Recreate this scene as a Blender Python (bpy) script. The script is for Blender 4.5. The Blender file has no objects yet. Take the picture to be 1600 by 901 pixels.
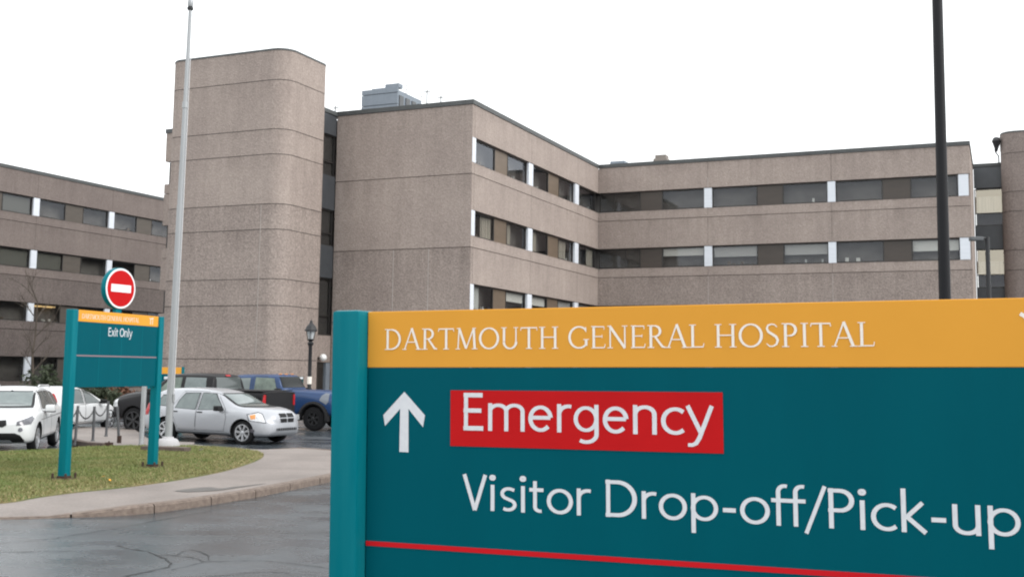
import bpy, bmesh, math, random
import numpy as np
from mathutils import Vector, Matrix
from mathutils.bvhtree import BVHTree
random.seed(7); R = math.radians; PI = math.pi
S = bpy.context.scene; COL = S.collection

# ------------------------------------------------------------ camera, sky, sun
cam_d = bpy.data.cameras.new('camera'); cam = bpy.data.objects.new('camera', cam_d); COL.objects.link(cam)
cam_d.sensor_width = 36.0; cam_d.lens = 36.0*1752.2/1600; cam_d.shift_y = -(450.5-401.6)/1600
cam_d.clip_start = .1; cam_d.clip_end = 3000
pit, rol = .10087, -.01324
cam.matrix_world = Matrix.Translation((0, 0, 2.1)) @ Matrix.Rotation(PI/2+pit, 4, 'X') @ Matrix.Rotation(-rol, 4, 'Z')
S.camera = cam
W = bpy.data.worlds.new('World'); S.world = W; W.use_nodes = True
wn = W.node_tree.nodes; wl = W.node_tree.links; wn.clear()
sky = wn.new('ShaderNodeTexSky'); sky.sky_type = 'NISHITA'; sky.sun_disc = False
SUN_EL, SUN_AZ = R(38), R(118)
sky.sun_elevation = SUN_EL; sky.sun_rotation = SUN_AZ; sky.dust_density = 5; sky.air_density = 1.5
hs = wn.new('ShaderNodeHueSaturation'); hs.inputs['Saturation'].default_value = .12
mx = wn.new('ShaderNodeMix'); mx.data_type = 'RGBA'; mx.inputs[0].default_value = .86
mx.inputs[7].default_value = (10.6, 10.9, 11.05, 1)
bg = wn.new('ShaderNodeBackground'); bg.inputs['Strength'].default_value = .11
wo = wn.new('ShaderNodeOutputWorld')
wl.new(sky.outputs[0], hs.inputs['Color']); wl.new(hs.outputs[0], mx.inputs[6])
wl.new(mx.outputs[2], bg.inputs['Color']); wl.new(bg.outputs[0], wo.inputs['Surface'])
sun_d = bpy.data.lights.new('sun', 'SUN'); sun = bpy.data.objects.new('sun', sun_d); COL.objects.link(sun)
sun_d.energy = 1.0; sun_d.angle = R(30); sun_d.color = (1, .97, .93)
sdir = Vector((math.sin(SUN_AZ)*math.cos(SUN_EL), math.cos(SUN_AZ)*math.cos(SUN_EL), math.sin(SUN_EL)))
sun.rotation_euler = sdir.to_track_quat('Z', 'Y').to_euler(); sun.location = (30, -20, 60)
S.view_settings.view_transform = 'Standard'; S.view_settings.look = 'None'
S.view_settings.exposure = .72; S.view_settings.gamma = 1
S.cycles.filter_width = 2.1; S.cycles.max_bounces = 6; S.cycles.transparent_max_bounces = 12

# ------------------------------------------------------------ materials
def mat(name, col, rough=.6, metal=0., noise=None, bump=0., spec=.5, coat=0., emit=None):
    """noise = (second colour, scale xyz, detail, contrast)"""
    m = bpy.data.materials.new(name); m.use_nodes = True
    n, l = m.node_tree.nodes, m.node_tree.links; b = n['Principled BSDF']
    b.inputs['Base Color'].default_value = (*col, 1); b.inputs['Roughness'].default_value = rough
    b.inputs['Metallic'].default_value = metal; b.inputs['Specular IOR Level'].default_value = spec
    b.inputs['Coat Weight'].default_value = coat; b.inputs['Coat Roughness'].default_value = .06
    if emit: b.inputs['Emission Color'].default_value = (*emit[0], 1); b.inputs['Emission Strength'].default_value = emit[1]
    if noise or bump:
        tc = n.new('ShaderNodeTexCoord'); mp = n.new('ShaderNodeMapping'); l.new(tc.outputs['Object'], mp.inputs[0])
        nz = n.new('ShaderNodeTexNoise'); l.new(mp.outputs[0], nz.inputs['Vector'])
        sc, dt, ct = (noise[1], noise[2], noise[3]) if noise else ((8, 8, 8), 4, .3)
        mp.inputs['Scale'].default_value = sc; nz.inputs['Scale'].default_value = 1; nz.inputs['Detail'].default_value = dt
        nz.inputs['Roughness'].default_value = .65
        if noise:
            rp = n.new('ShaderNodeValToRGB'); l.new(nz.outputs['Fac'], rp.inputs[0])
            rp.color_ramp.elements[0].position = .5-ct/2; rp.color_ramp.elements[1].position = .5+ct/2
            rp.color_ramp.elements[0].color = (*noise[0], 1); rp.color_ramp.elements[1].color = (*col, 1)
            l.new(rp.outputs[0], b.inputs['Base Color'])
        if bump:
            bp = n.new('ShaderNodeBump'); bp.inputs['Strength'].default_value = bump; bp.inputs['Distance'].default_value = .02
            l.new(nz.outputs['Fac'], bp.inputs['Height']); l.new(bp.outputs[0], b.inputs['Normal'])
    return m

def nod(m): return m.node_tree.nodes, m.node_tree.links, m.node_tree.nodes['Principled BSDF']
def mixc(n, l, fac, a, b, mode='MIX'):
    x = n.new('ShaderNodeMix'); x.data_type = 'RGBA'; x.blend_type = mode
    for s, v in ((0, fac), (6, a), (7, b)):
        if isinstance(v, (int, float)): x.inputs[s].default_value = v
        elif isinstance(v, tuple): x.inputs[s].default_value = (*v, 1)
        else: l.new(v, x.inputs[s])
    return x.outputs[2]
def ntex(n, l, vec, scale, detail=4, rough=.6):
    mp = n.new('ShaderNodeMapping'); l.new(vec, mp.inputs[0]); mp.inputs['Scale'].default_value = scale
    z = n.new('ShaderNodeTexNoise'); l.new(mp.outputs[0], z.inputs['Vector'])
    z.inputs['Scale'].default_value = 1; z.inputs['Detail'].default_value = detail; z.inputs['Roughness'].default_value = rough
    return z.outputs['Fac']
def ramp(n, l, v, p0, p1, c0=(0, 0, 0), c1=(1, 1, 1)):
    r = n.new('ShaderNodeValToRGB'); l.new(v, r.inputs[0]); e = r.color_ramp.elements
    e[0].position, e[1].position = p0, p1; e[0].color = (*c0, 1); e[1].color = (*c1, 1); return r.outputs[0]

def aggregate(name, dark, light, speck):
    """washed-pebble precast concrete: fine and coarse speckle, rain streaks"""
    m = mat(name, light, .88, spec=.25); n, l, b = nod(m)
    tc = n.new('ShaderNodeTexCoord').outputs['Object']
    fine = ntex(n, l, tc, (speck,)*3, 3, .75)
    c = ramp(n, l, fine, .36, .64, dark, light)
    vo = n.new('ShaderNodeTexVoronoi'); l.new(tc, vo.inputs['Vector']); vo.inputs['Scale'].default_value = speck*.9
    peb = ramp(n, l, vo.outputs['Color'], .15, .95, (.86, .85, .84), (1.12, 1.11, 1.10))
    c = mixc(n, l, .8, c, peb, 'MULTIPLY')
    streak = ramp(n, l, ntex(n, l, tc, (2.6, 2.6, .10), 6, .75), .33, .68, (.88, .875, .87), (1.06, 1.055, 1.05))
    c = mixc(n, l, .8, c, streak, 'MULTIPLY')
    blot = ramp(n, l, ntex(n, l, tc, (.35, .35, .35), 5, .6), .3, .7, (.88, .87, .87), (1.08, 1.08, 1.07))
    c = mixc(n, l, .8, c, blot, 'MULTIPLY')
    # run-off stains below the top edge of each panel
    gz = n.new('ShaderNodeSeparateXYZ'); tcn = n.new('ShaderNodeTexCoord'); l.new(tcn.outputs['Generated'], gz.inputs[0])
    top = ramp(n, l, gz.outputs[2], .55, 1.0); drip = ramp(n, l, ntex(n, l, tcn.outputs['Object'], (1.7, 1.7, .06), 6, .8), .42, .62)
    c = mixc(n, l, mixc(n, l, 1., top, drip, 'MULTIPLY'), c, mixc(n, l, 1., c, (.82, .815, .81), 'MULTIPLY'))
    l.new(c, b.inputs['Base Color'])
    bp = n.new('ShaderNodeBump'); bp.inputs['Strength'].default_value = .6; bp.inputs['Distance'].default_value = .02
    l.new(vo.outputs['Distance'], bp.inputs['Height']); l.new(bp.outputs[0], b.inputs['Normal'])
    return m

M = {}
M['agg'] = aggregate('aggregate_fine', (.315, .263, .237), (.385, .327, .297), 15)
M['agg_shade'] = aggregate('aggregate_shaded', (.165, .137, .127), (.225, .19, .177), 15)  # left wing concrete with the courtyard shade put into its colour
M['agg_shade2'] = aggregate('aggregate_shaded_low', (.125, .105, .098), (.19, .16, .151), 12)  # same concrete, deeper courtyard shade painted in for the lower floors
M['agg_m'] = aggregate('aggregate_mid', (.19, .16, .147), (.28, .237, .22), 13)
M['agg2'] = aggregate('aggregate_coarse', (.245, .205, .186), (.375, .318, .289), 12)
M['cap'] = mat('roof_flashing', (.075, .08, .08), .55, 0, ((.055, .058, .058), (2, 2, 2), 4, .4))
M['roof'] = mat('roof_gravel', (.25, .24, .23), .9, 0, ((.18, .17, .16), (3, 3, 3), 4, .5))
M['core'] = mat('dark_core', (.05, .047, .045), .9)
M['room'] = mat('room_wall', (.21, .20, .19), .9, 0, ((.13, .12, .115), (.45, .45, .7), 2, .3))
M['white_panel'] = mat('white_panel', (.72, .75, .80), .45, 0, ((.64, .67, .72), (1, 1, 6), 4, .5))
M['infill'] = mat('bronze_infill', (.150, .110, .077), .5, 0, ((.12, .088, .062), (1, 1, 4), 3, .4))
M['infill_m'] = mat('umber_infill', (.095, .078, .064), .5, 0, ((.075, .062, .05), (1, 1, 4), 3, .4))
M['infill2'] = mat('brown_infill', (.062, .049, .040), .5, 0, ((.05, .04, .033), (1, 1, 4), 3, .4))
M['frame'] = mat('window_frame', (.03, .027, .025), .45)
M['blind'] = mat('blind', (.75, .75, .72), .8)
M['blind_dark'] = mat('blind_grey', (.5, .5, .49), .8)
M['curtain'] = mat('curtain', (.62, .58, .50), .9, 0, ((.33, .30, .26), (9, 9, .2), 2, .4))
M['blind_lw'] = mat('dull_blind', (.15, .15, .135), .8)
M['curtain2'] = mat('pale_curtain', (.80, .82, .80), .9, 0, ((.5, .52, .52), (9, 9, .2), 2, .4))
M['slate'] = mat('slate_panel', (.058, .063, .07), .4, 0, ((.045, .05, .056), (2, 2, 2), 4, .4))
M['sealant'] = mat('pale_sealant', (.37, .33, .305), .8)
M['lit'] = mat('lit_ceiling_lamp', (.9, .7, .4), .5, emit=((1, .68, .30), .55))
def glass_mat(name, tint, refl, gc=(.85, .88, .95)):
    m = bpy.data.materials.new(name); m.use_nodes = True; n, l = m.node_tree.nodes, m.node_tree.links; n.clear()
    o = n.new('ShaderNodeOutputMaterial'); mixs = n.new('ShaderNodeMixShader'); t = n.new('ShaderNodeBsdfTransparent')
    g = n.new('ShaderNodeBsdfGlossy'); g.inputs['Roughness'].default_value = .03; t.inputs[0].default_value = (*tint, 1)
    g.inputs[0].default_value = (*gc, 1)
    fr = n.new('ShaderNodeFresnel'); fr.inputs[0].default_value = 1.55
    ma = n.new('ShaderNodeMath'); ma.operation = 'MULTIPLY_ADD'; ma.inputs[1].default_value = 1; ma.inputs[2].default_value = refl
    l.new(fr.outputs[0], ma.inputs[0])
    ge = n.new('ShaderNodeNewGeometry'); inv = n.new('ShaderNodeMath'); inv.operation = 'SUBTRACT'; inv.inputs[0].default_value = 1; l.new(ge.outputs['Backfacing'], inv.inputs[1])
    ml = n.new('ShaderNodeMath'); ml.operation = 'MULTIPLY'; ml.use_clamp = True; l.new(ma.outputs[0], ml.inputs[0]); l.new(inv.outputs[0], ml.inputs[1])   # inner face of the pane adds no second reflection
    l.new(ml.outputs[0], mixs.inputs[0]); l.new(t.outputs[0], mixs.inputs[1]); l.new(g.outputs[0], mixs.inputs[2])
    l.new(mixs.outputs[0], o.inputs[0]); return m
M['glass'] = glass_mat('window_glass', (.86, .86, .85), .0)
M['sky_glass'] = glass_mat('coated_glass', (.8, .8, .8), .30, (.80, .72, .58))
M['lens'] = glass_mat('clear_lens', (.9, .9, .9), .03)

# sign materials
M['teal'] = mat('teal_panel', (.0, .086, .112), .36, 0, ((.0, .075, .100), (2.5, 2.5, .5), 5, .5), spec=.04)
M['teal_post'] = mat('teal_post', (.0, .132, .165), .35, 0, ((.006, .15, .18), (16, 16, 1.2), 5, .35), spec=.05)
M['yellow'] = mat('yellow_band', (.70, .325, .046), .5, 0, ((.66, .305, .043), (2, 2, 2), 4, .5), spec=.06)
M['sign_red'] = mat('red_plaque', (.50, .012, .014), .5, 0, ((.44, .011, .013), (3, 3, 3), 4, .5), spec=.04)
M['letter'] = mat('reflective_letter', (.68, .69, .71), .5, 0, ((.58, .59, .62), (30, 30, 30), 3, .6), spec=.3)
M['letter_cream'] = mat('cream_letter', (.80, .745, .67), .5)
M['line_red'] = mat('red_line', (.52, .012, .018), .5, spec=.05)
M['line_dull'] = mat('dull_rule', (.22, .15, .17), .5)
M['rust'] = mat('rusty_steel', (.06, .028, .018), .85, 0, ((.025, .016, .012), (20, 20, 20), 4, .5), bump=.3)
M['steel'] = mat('galvanised', (.40, .41, .42), .45, .35, ((.30, .31, .32), (6, 6, 1.5), 4, .5))
M['post_grey'] = mat('weathered_post', (.10, .105, .11), .6, .1, ((.065, .066, .07), (9, 9, 3), 4, .5))
M['pole_alu'] = mat('flagpole_aluminium', (.34, .35, .36), .42, .4, ((.28, .29, .30), (8, 8, .6), 4, .5))
M['black_paint'] = mat('black_paint', (.006, .006, .008), .5, 0, spec=.25)
M['iron'] = mat('dark_iron', (.02, .02, .022), .5, spec=.4)
M['globe'] = mat('white_globe', (.8, .8, .78), .3)
M['lamp_glass'] = mat('lamp_glass', (.45, .47, .48), .15)
M['concrete'] = mat('pale_concrete', (.40, .39, .40), .85, 0, ((.40, .39, .40), (9, 9, 9), 5, .5), bump=.3)
M['brownblock'] = mat('stained_block', (.13, .095, .08), .9, 0, ((.07, .052, .045), (10, 10, 10), 5, .5), bump=.4)
M['hvac'] = mat('hvac_cladding', (.215, .245, .285), .5, .1, ((.17, .20, .235), (2, 2, 2), 4, .5))
M['hvac_d'] = mat('hvac_louvre', (.09, .095, .10), .5)
M['vent_brown'] = mat('weathered_brown', (.21, .185, .165), .7)
M['blue_panel'] = mat('pale_blue_panel', (.20, .33, .46), .5)

# ground
def ground_mats():
    m = mat('wet_asphalt', (.05, .053, .057), .4, spec=.5); n, l, b = nod(m)
    tc = n.new('ShaderNodeTexCoord').outputs['Object']
    gr = ntex(n, l, tc, (42, 42, 42), 3, .8)
    c = ramp(n, l, gr, .3, .75, (.034, .041, .048), (.088, .100, .113))
    big = ntex(n, l, tc, (.38, .5, 1), 5, .62)
    c = mixc(n, l, 1., c, ramp(n, l, big, .36, .62, (.62, .63, .64), (1.12, 1.12, 1.12)), 'MULTIPLY'); l.new(c, b.inputs['Base Color'])
    wet = ramp(n, l, ntex(n, l, tc, (.55, .8, 1), 6, .68), .38, .66, (.10, .10, .10), (.44, .44, .44))
    l.new(wet, b.inputs['Roughness'])
    bp = n.new('ShaderNodeBump'); bp.inputs['Strength'].default_value = .35; bp.inputs['Distance'].default_value = .01
    l.new(gr, bp.inputs['Height']); l.new(bp.outputs[0], b.inputs['Normal'])
    M['asphalt'] = m
    m = mat('damp_pavement', (.36, .32, .295), .6, spec=.4); n, l, b = nod(m)
    tc = n.new('ShaderNodeTexCoord').outputs['Object']
    c = ramp(n, l, ntex(n, l, tc, (28, 28, 28), 4, .75), .3, .7, (.165, .142, .131), (.255, .221, .203))
    c = mixc(n, l, 1., c, ramp(n, l, ntex(n, l, tc, (.7, .7, 1), 5, .6), .32, .62, (.80, .79, .78), (1.1, 1.09, 1.08)), 'MULTIPLY')
    l.new(c, b.inputs['Base Color'])
    bp = n.new('ShaderNodeBump'); bp.inputs['Strength'].default_value = .25; bp.inputs['Distance'].default_value = .006
    l.new(ntex(n, l, tc, (30, 30, 30), 4, .7), bp.inputs['Height']); l.new(bp.outputs[0], b.inputs['Normal'])
    M['pave'] = m; M['pave2'] = m
    m = mat('kerb_concrete', (.20, .155, .125), .8); n, l, b = nod(m)
    tc = n.new('ShaderNodeTexCoord').outputs['Object']
    c = ramp(n, l, ntex(n, l, tc, (14, 14, 14), 5, .7), .3, .7, (.10, .074, .06), (.22, .172, .142))
    l.new(c, b.inputs['Base Color']); M['kerb'] = m
    m = mat('lawn_soil', (.10, .11, .035), .95); n, l, b = nod(m)
    tc = n.new('ShaderNodeTexCoord').outputs['Object']
    c = ramp(n, l, ntex(n, l, tc, (.9, .9, 1), 5, .65), .35, .62, (.085, .125, .030), (.19, .155, .065))
    c = mixc(n, l, .7, c, ramp(n, l, ntex(n, l, tc, (16, 16, 16), 3, .7), .3, .7, (.6, .6, .6), (1.25, 1.25, 1.25)), 'MULTIPLY')
    l.new(c, b.inputs['Base Color']); M['soil'] = m
    for nm, c0, c1 in (('blade', (.118, .162, .045), (.21, .205, .08)), ('blade_dry', (.33, .27, .14), (.21, .19, .085))):
        m = mat('grass_'+nm, c0, .6, spec=.25); n, l, b = nod(m)
        tc = n.new('ShaderNodeTexCoord').outputs['Object']
        c = ramp(n, l, ntex(n, l, tc, (1.3, 1.3, 1), 5, .7), .38, .64, c0, c1)
        l.new(c, b.inputs['Base Color']); M[nm] = m
    M['crack'] = mat('crack', (.016, .017, .018), .75)
    M['damp'] = mat('damp_patch', (.10, .093, .088), .35)
ground_mats()
M['tyre'] = mat('tyre', (.013, .013, .014), .85, spec=.2)
M['rim'] = mat('alloy', (.55, .56, .58), .3, .7)
M['rim_dark'] = mat('dark_alloy', (.03, .03, .032), .35, .4)
M['arch'] = mat('wheel_well', (.008, .008, .008), .9)
M['silver'] = mat('silver_paint', (.40, .41, .435), .34, .3, coat=.5)
M['white_car'] = mat('white_paint', (.60, .61, .62), .35, 0, coat=.35)
M['black_car'] = mat('black_paint_car', (.010, .0095, .011), .42, .0, coat=.05, spec=.2)
M['blue_car'] = mat('blue_paint', (.010, .038, .115), .42, .0, coat=.35, spec=.3)
M['cglass'] = mat('car_glass', (.075, .088, .088), .06, 0, spec=.6)
M['cglass_lit'] = mat('car_glass_pale', (.15, .18, .178), .06, 0, ((.10, .125, .125), (3, 3, 3), 3, .4), spec=.7)
M['cglass_dark'] = mat('car_glass_dark', (.012, .014, .014), .25, 0, spec=.12)
M['cglass_green'] = mat('car_glass_green', (.15, .19, .155), .1, 0, ((.08, .105, .09), (3, 3, 3), 3, .3))
M['trim'] = mat('black_trim', (.009, .009, .010), .55, spec=.25)
M['gap'] = mat('panel_gap', (.02, .02, .02), .8)
M['chrome'] = mat('chrome', (.6, .61, .62), .2, .8)
M['tail'] = mat('tail_lamp', (.36, .006, .010), .3, 0, coat=.1, spec=.2)
M['lamp'] = mat('head_lamp', (.62, .63, .64), .12, .2, coat=1.)
M['lamp_dk'] = mat('head_lamp_smoked', (.13, .13, .15), .15, .2, ((.05, .05, .06), (14, 14, 14), 3, .4), coat=1.)
M['decal'] = mat('grey_decal', (.15, .165, .19), .5)
M['amber'] = mat('amber_lamp', (.70, .27, .06), .2, 0, coat=.6)
M['bark'] = mat('bark', (.09, .07, .055), .9, 0, ((.05, .04, .03), (12, 12, 3), 4, .5))
M['leaf'] = mat('evergreen_leaf', (.045, .06, .028), .7, 0, ((.025, .033, .016), (4, 4, 4), 4, .5))
M['leaf_br'] = mat('russet_leaf', (.19, .085, .045), .8, 0, ((.09, .045, .03), (5, 5, 5), 4, .5))
M['sign_white'] = mat('sign_white', (.78, .78, .80), .4)

# ------------------------------------------------------------ mesh helpers
class MB:
    def __init__(s): s.bm = bmesh.new()
    def box(s, x0, x1, y0, y1, z0, z1, bev=0):
        v = [s.bm.verts.new(p) for p in ((x0,y0,z0),(x1,y0,z0),(x1,y1,z0),(x0,y1,z0),(x0,y0,z1),(x1,y0,z1),(x1,y1,z1),(x0,y1,z1))]
        fs = [s.bm.faces.new([v[i] for i in q]) for q in ((0,3,2,1),(4,5,6,7),(0,1,5,4),(1,2,6,5),(2,3,7,6),(3,0,4,7))]
        if bev:
            es = list({e for f in fs for e in f.edges}); bmesh.ops.bevel(s.bm, geom=es, offset=bev, segments=2, affect='EDGES', profile=.6)
        return s
    def prism(s, pts, z0, z1, top_in=0):
        n = len(pts); z1s = z1 if isinstance(z1, (list, tuple)) else [z1]*n
        c = (sum(p[0] for p in pts)/n, sum(p[1] for p in pts)/n)
        a = [s.bm.verts.new((p[0], p[1], z0)) for p in pts]
        b = [s.bm.verts.new((p[0], p[1], z)) for p, z in zip(pts, z1s)]
        s.bm.faces.new(a[::-1]); s.bm.faces.new(b)
        for i in range(n): s.bm.faces.new((a[i], a[(i+1)%n], b[(i+1)%n], b[i]))
        return s
    def tube(s, pts, r, n=10, cap=True):
        pts = [Vector(p) for p in pts]; rs = r if isinstance(r, (list, tuple)) else [r]*len(pts); rings = []
        for i, p in enumerate(pts):
            t = (pts[min(i+1, len(pts)-1)]-pts[max(i-1, 0)])
            if t.length < 1e-9: t = Vector((0, 0, 1))
            t.normalize(); a = t.orthogonal() if abs(t.z) > .99 else t.cross(Vector((0, 0, 1))); a.normalize(); b = t.cross(a)
            rings.append([s.bm.verts.new(p+rs[i]*(math.cos(2*PI*k/n)*a+math.sin(2*PI*k/n)*b)) for k in range(n)])
        for A, B in zip(rings, rings[1:]):
            for k in range(n): s.bm.faces.new((A[k], A[(k+1)%n], B[(k+1)%n], B[k]))
        if cap: s.bm.faces.new(rings[0][::-1]); s.bm.faces.new(rings[-1])
        return s
    def lathe(s, prof, n=24, axis='Z', c=(0, 0, 0), cap=True):
        """prof: (radius, height)"""
        rings = []
        for r, h in prof:
            ring = []
            for k in range(n):
                a = 2*PI*k/n; x, y = r*math.cos(a), r*math.sin(a)
                p = (x, y, h) if axis == 'Z' else ((x, h, y) if axis == 'Y' else (h, x, y))
                ring.append(s.bm.verts.new((p[0]+c[0], p[1]+c[1], p[2]+c[2])))
            rings.append(ring)
        for A, B in zip(rings, rings[1:]):
            for k in range(n): s.bm.faces.new((A[k], A[(k+1)%n], B[(k+1)%n], B[k]))
        if cap: s.bm.faces.new(rings[0][::-1]); s.bm.faces.new(rings[-1])
        return s
    def poly(s, pts): s.bm.faces.new([s.bm.verts.new(p) for p in pts]); return s
    def build(s, name, m, parent=None, smooth=False, **kw):
        bmesh.ops.recalc_face_normals(s.bm, faces=s.bm.faces)
        me = bpy.data.meshes.new(name); s.bm.to_mesh(me); s.bm.free()
        if m: me.materials.append(m if not isinstance(m, str) else M[m])
        o = bpy.data.objects.new(name, me); COL.objects.link(o); o.parent = parent
        if smooth:
            for p in me.polygons: p.use_smooth = True
            if smooth != 'all':
                try: me.set_sharp_from_angle(angle=R(40))
                except Exception: pass
        for k, v in kw.items(): o[k] = v
        return o
def tag(o, label=None, cat=None, group=None, kind=None):
    for k, v in (('label', label), ('category', cat), ('group', group), ('kind', kind)):
        if v: o[k] = v
    return o
def thing(name, label, cat, loc=(0, 0, 0), rz=0, group=None, rot=None):
    o = bpy.data.objects.new(name, None); COL.objects.link(o); o.empty_display_size = .3
    if rot is not None: o.matrix_world = Matrix.Translation(loc) @ rot.to_4x4()
    else: o.location = loc; o.rotation_euler = (0, 0, rz)
    return tag(o, label, cat, group)

# ------------------------------------------------------------ ground
def sheet(name, pts, z, m, thick=.3, kind='structure'):
    return tag(MB().prism(pts, z-thick, z).build(name, m), kind=kind)
g = MB(); N = 40
for i in range(N):
    for j in range(N):
        x0, y0 = -400+i*20, -200+j*20
        g.poly([(x0, y0, 0), (x0+20, y0, 0), (x0+20, y0+20, 0), (x0, y0+20, 0)])
bmesh.ops.remove_doubles(g.bm, verts=g.bm.verts, dist=.01)
tag(g.build('asphalt_road', 'asphalt'), kind='structure')

def smooth_line(pts, sub=4):
    """Catmull-Rom through 2D points"""
    out = []; P = [pts[0]]+list(pts)+[pts[-1]]
    for i in range(1, len(P)-2):
        for k in range(sub):
            t = k/sub; a, b, c, d = (np.array(P[i+q]) for q in (-1, 0, 1, 2))
            out.append(tuple(.5*((2*b)+(-a+c)*t+(2*a-5*b+4*c-d)*t*t+(-a+3*b-3*c+d)*t**3)))
    return out+[tuple(pts[-1])]
kerb_line = smooth_line([(-22, 11.5), (-14, 13.3), (-9, 14.85), (-6.97, 15.52), (-5.9, 15.86), (-5.30, 16.2), (-4.86, 16.85), (-4.5, 17.6), (-4.05, 18.75), (-3.68, 20.0), (-3.25, 21.5),
                         (-2.7, 23.6), (-2.55, 25.4), (-3.1, 26.9), (-4.3, 27.75), (-5.04, 28.29), (-6.08, 28.75), (-7.02, 29.25), (-8.39, 29.99)])
grass_front = smooth_line([(-22, 14.6), (-10.5, 15.7), (-8.2, 16.0), (-7.24, 16.35), (-7.04, 17.07), (-6.75, 17.81), (-6.37, 18.43), (-5.95, 19.43), (-5.68, 20.38), (-5.44, 21.71), (-5.37, 23.5), (-5.43, 24.85), (-5.62, 25.94), (-6.0, 26.89), (-6.6, 27.6)])
grass_back = [(-7.2, 28.0), (-7.92, 28.35), (-8.67, 28.22), (-9.42, 28.02), (-10.28, 27.4), (-10.53, 26.6), (-11.5, 25.7), (-14, 24.4), (-22, 22)]
# pavement: ramps down to the road at the crossing by the grass corner
def ramp_z(x, y): 
    t = min(1, max(0, (x+6.3)/1.0)); t2 = min(1, max(0, (-7.6-x)/1.5))
    return .02+.10*max(t, t2)
pv = MB()
outer = kerb_line+[(-9.6, 30.4), (-12.2, 36.6), (-13.9, 36.6), (-13.4, 34.5), (-11.6, 30.2), (-10.2, 28.45)]
inner = grass_front+grass_back
# strips between kerb line and grass line (quads on matched parameters)
kk = [p for p in kerb_line]; gg = [p for p in grass_front]
def resample(L, n):
    d = [0]
    for a, b in zip(L, L[1:]): d.append(d[-1]+math.hypot(b[0]-a[0], b[1]-a[1]))
    out = []
    for i in range(n):
        t = d[-1]*i/(n-1); j = max(k for k in range(len(d)) if d[k] <= t+1e-9); j = min(j, len(L)-2)
        f = (t-d[j])/max(1e-9, d[j+1]-d[j]); out.append((L[j][0]+f*(L[j+1][0]-L[j][0]), L[j][1]+f*(L[j+1][1]-L[j][1])))
    return out
KF = [p for p in kerb_line if p[1] < 27.0]; KB = kerb_line[len(KF)-1:]
GF = [p for p in grass_front if p[1] < 26.5]; GB = grass_front[len(GF)-1:]+grass_back[:3]
rowsK = resample(KF, 70)+resample(KB, 16)[1:]; rowsG = resample(GF, 70)+resample(GB, 16)[1:]
prev = None
for (kx, ky), (gx, gy) in zip(rowsK, rowsG):
    row = []
    for q in range(7):
        t = q/6; x, y = kx+(gx-kx)*t, ky+(gy-ky)*t
        row.append(pv.bm.verts.new((x, y, ramp_z(x, y)*(1-t)+(.12)*t if q > 0 else ramp_z(x, y))))
    if prev:
        for q in range(6): pv.bm.faces.new((prev[q], row[q], row[q+1], prev[q+1]))
    prev = row
pv.prism([(-8.30, 29.90), (-9.6, 30.4), (-12.2, 36.6), (-13.9, 36.6), (-13.4, 34.5), (-11.6, 30.2), (-10.3, 28.55), (-8.67, 28.24), (-7.95, 28.37)][::-1], -.1, .118)
tag(pv.build('pavement', 'pave'), kind='structure')
# kerb: individual stones along the road side
kd = [0]
for a, b in zip(kerb_line, kerb_line[1:]): kd.append(kd[-1]+math.hypot(b[0]-a[0], b[1]-a[1]))
def kpt(s):
    j = max(k for k in range(len(kd)) if kd[k] <= s+1e-9); j = min(j, len(kd)-2); f = (s-kd[j])/(kd[j+1]-kd[j])
    a, b = kerb_line[j], kerb_line[j+1]; t = Vector((b[0]-a[0], b[1]-a[1])).normalized()
    return Vector((a[0]+f*(b[0]-a[0]), a[1]+f*(b[1]-a[1]))), Vector((t.y, -t.x))
kroot = tag(MB().box(-3.6, -3.5, 22.6, 22.7, -.2, -.1).build('kerb', 'kerb'), kind='structure')
s = kd[2]
while s < kd[-1]-1.0:
    L = 1.16; k = MB(); prev = None; nseg = 4
    for i in range(nseg+1):
        p, nrm = kpt(min(kd[-1], s+.012+(L-.024)*i/nseg)); h = ramp_z(p.x, p.y)+.006
        pr = [(-.015, -.05), (-.015, h-.025), (.02, h+.002), (.16, h+.003), (.16, -.05)]   # from road face inward
        ring = [k.bm.verts.new((p.x-nrm.x*a*1.0, p.y-nrm.y*a*1.0, z)) for a, z in pr]
        if prev:
            for q in range(5): k.bm.faces.new((prev[q], prev[(q+1)%5], ring[(q+1)%5], ring[q]))
        else: k.bm.faces.new(ring[::-1])
        prev = ring
    k.bm.faces.new(prev); k.build('kerb_stone', 'kerb', kroot)
    s += L
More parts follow.
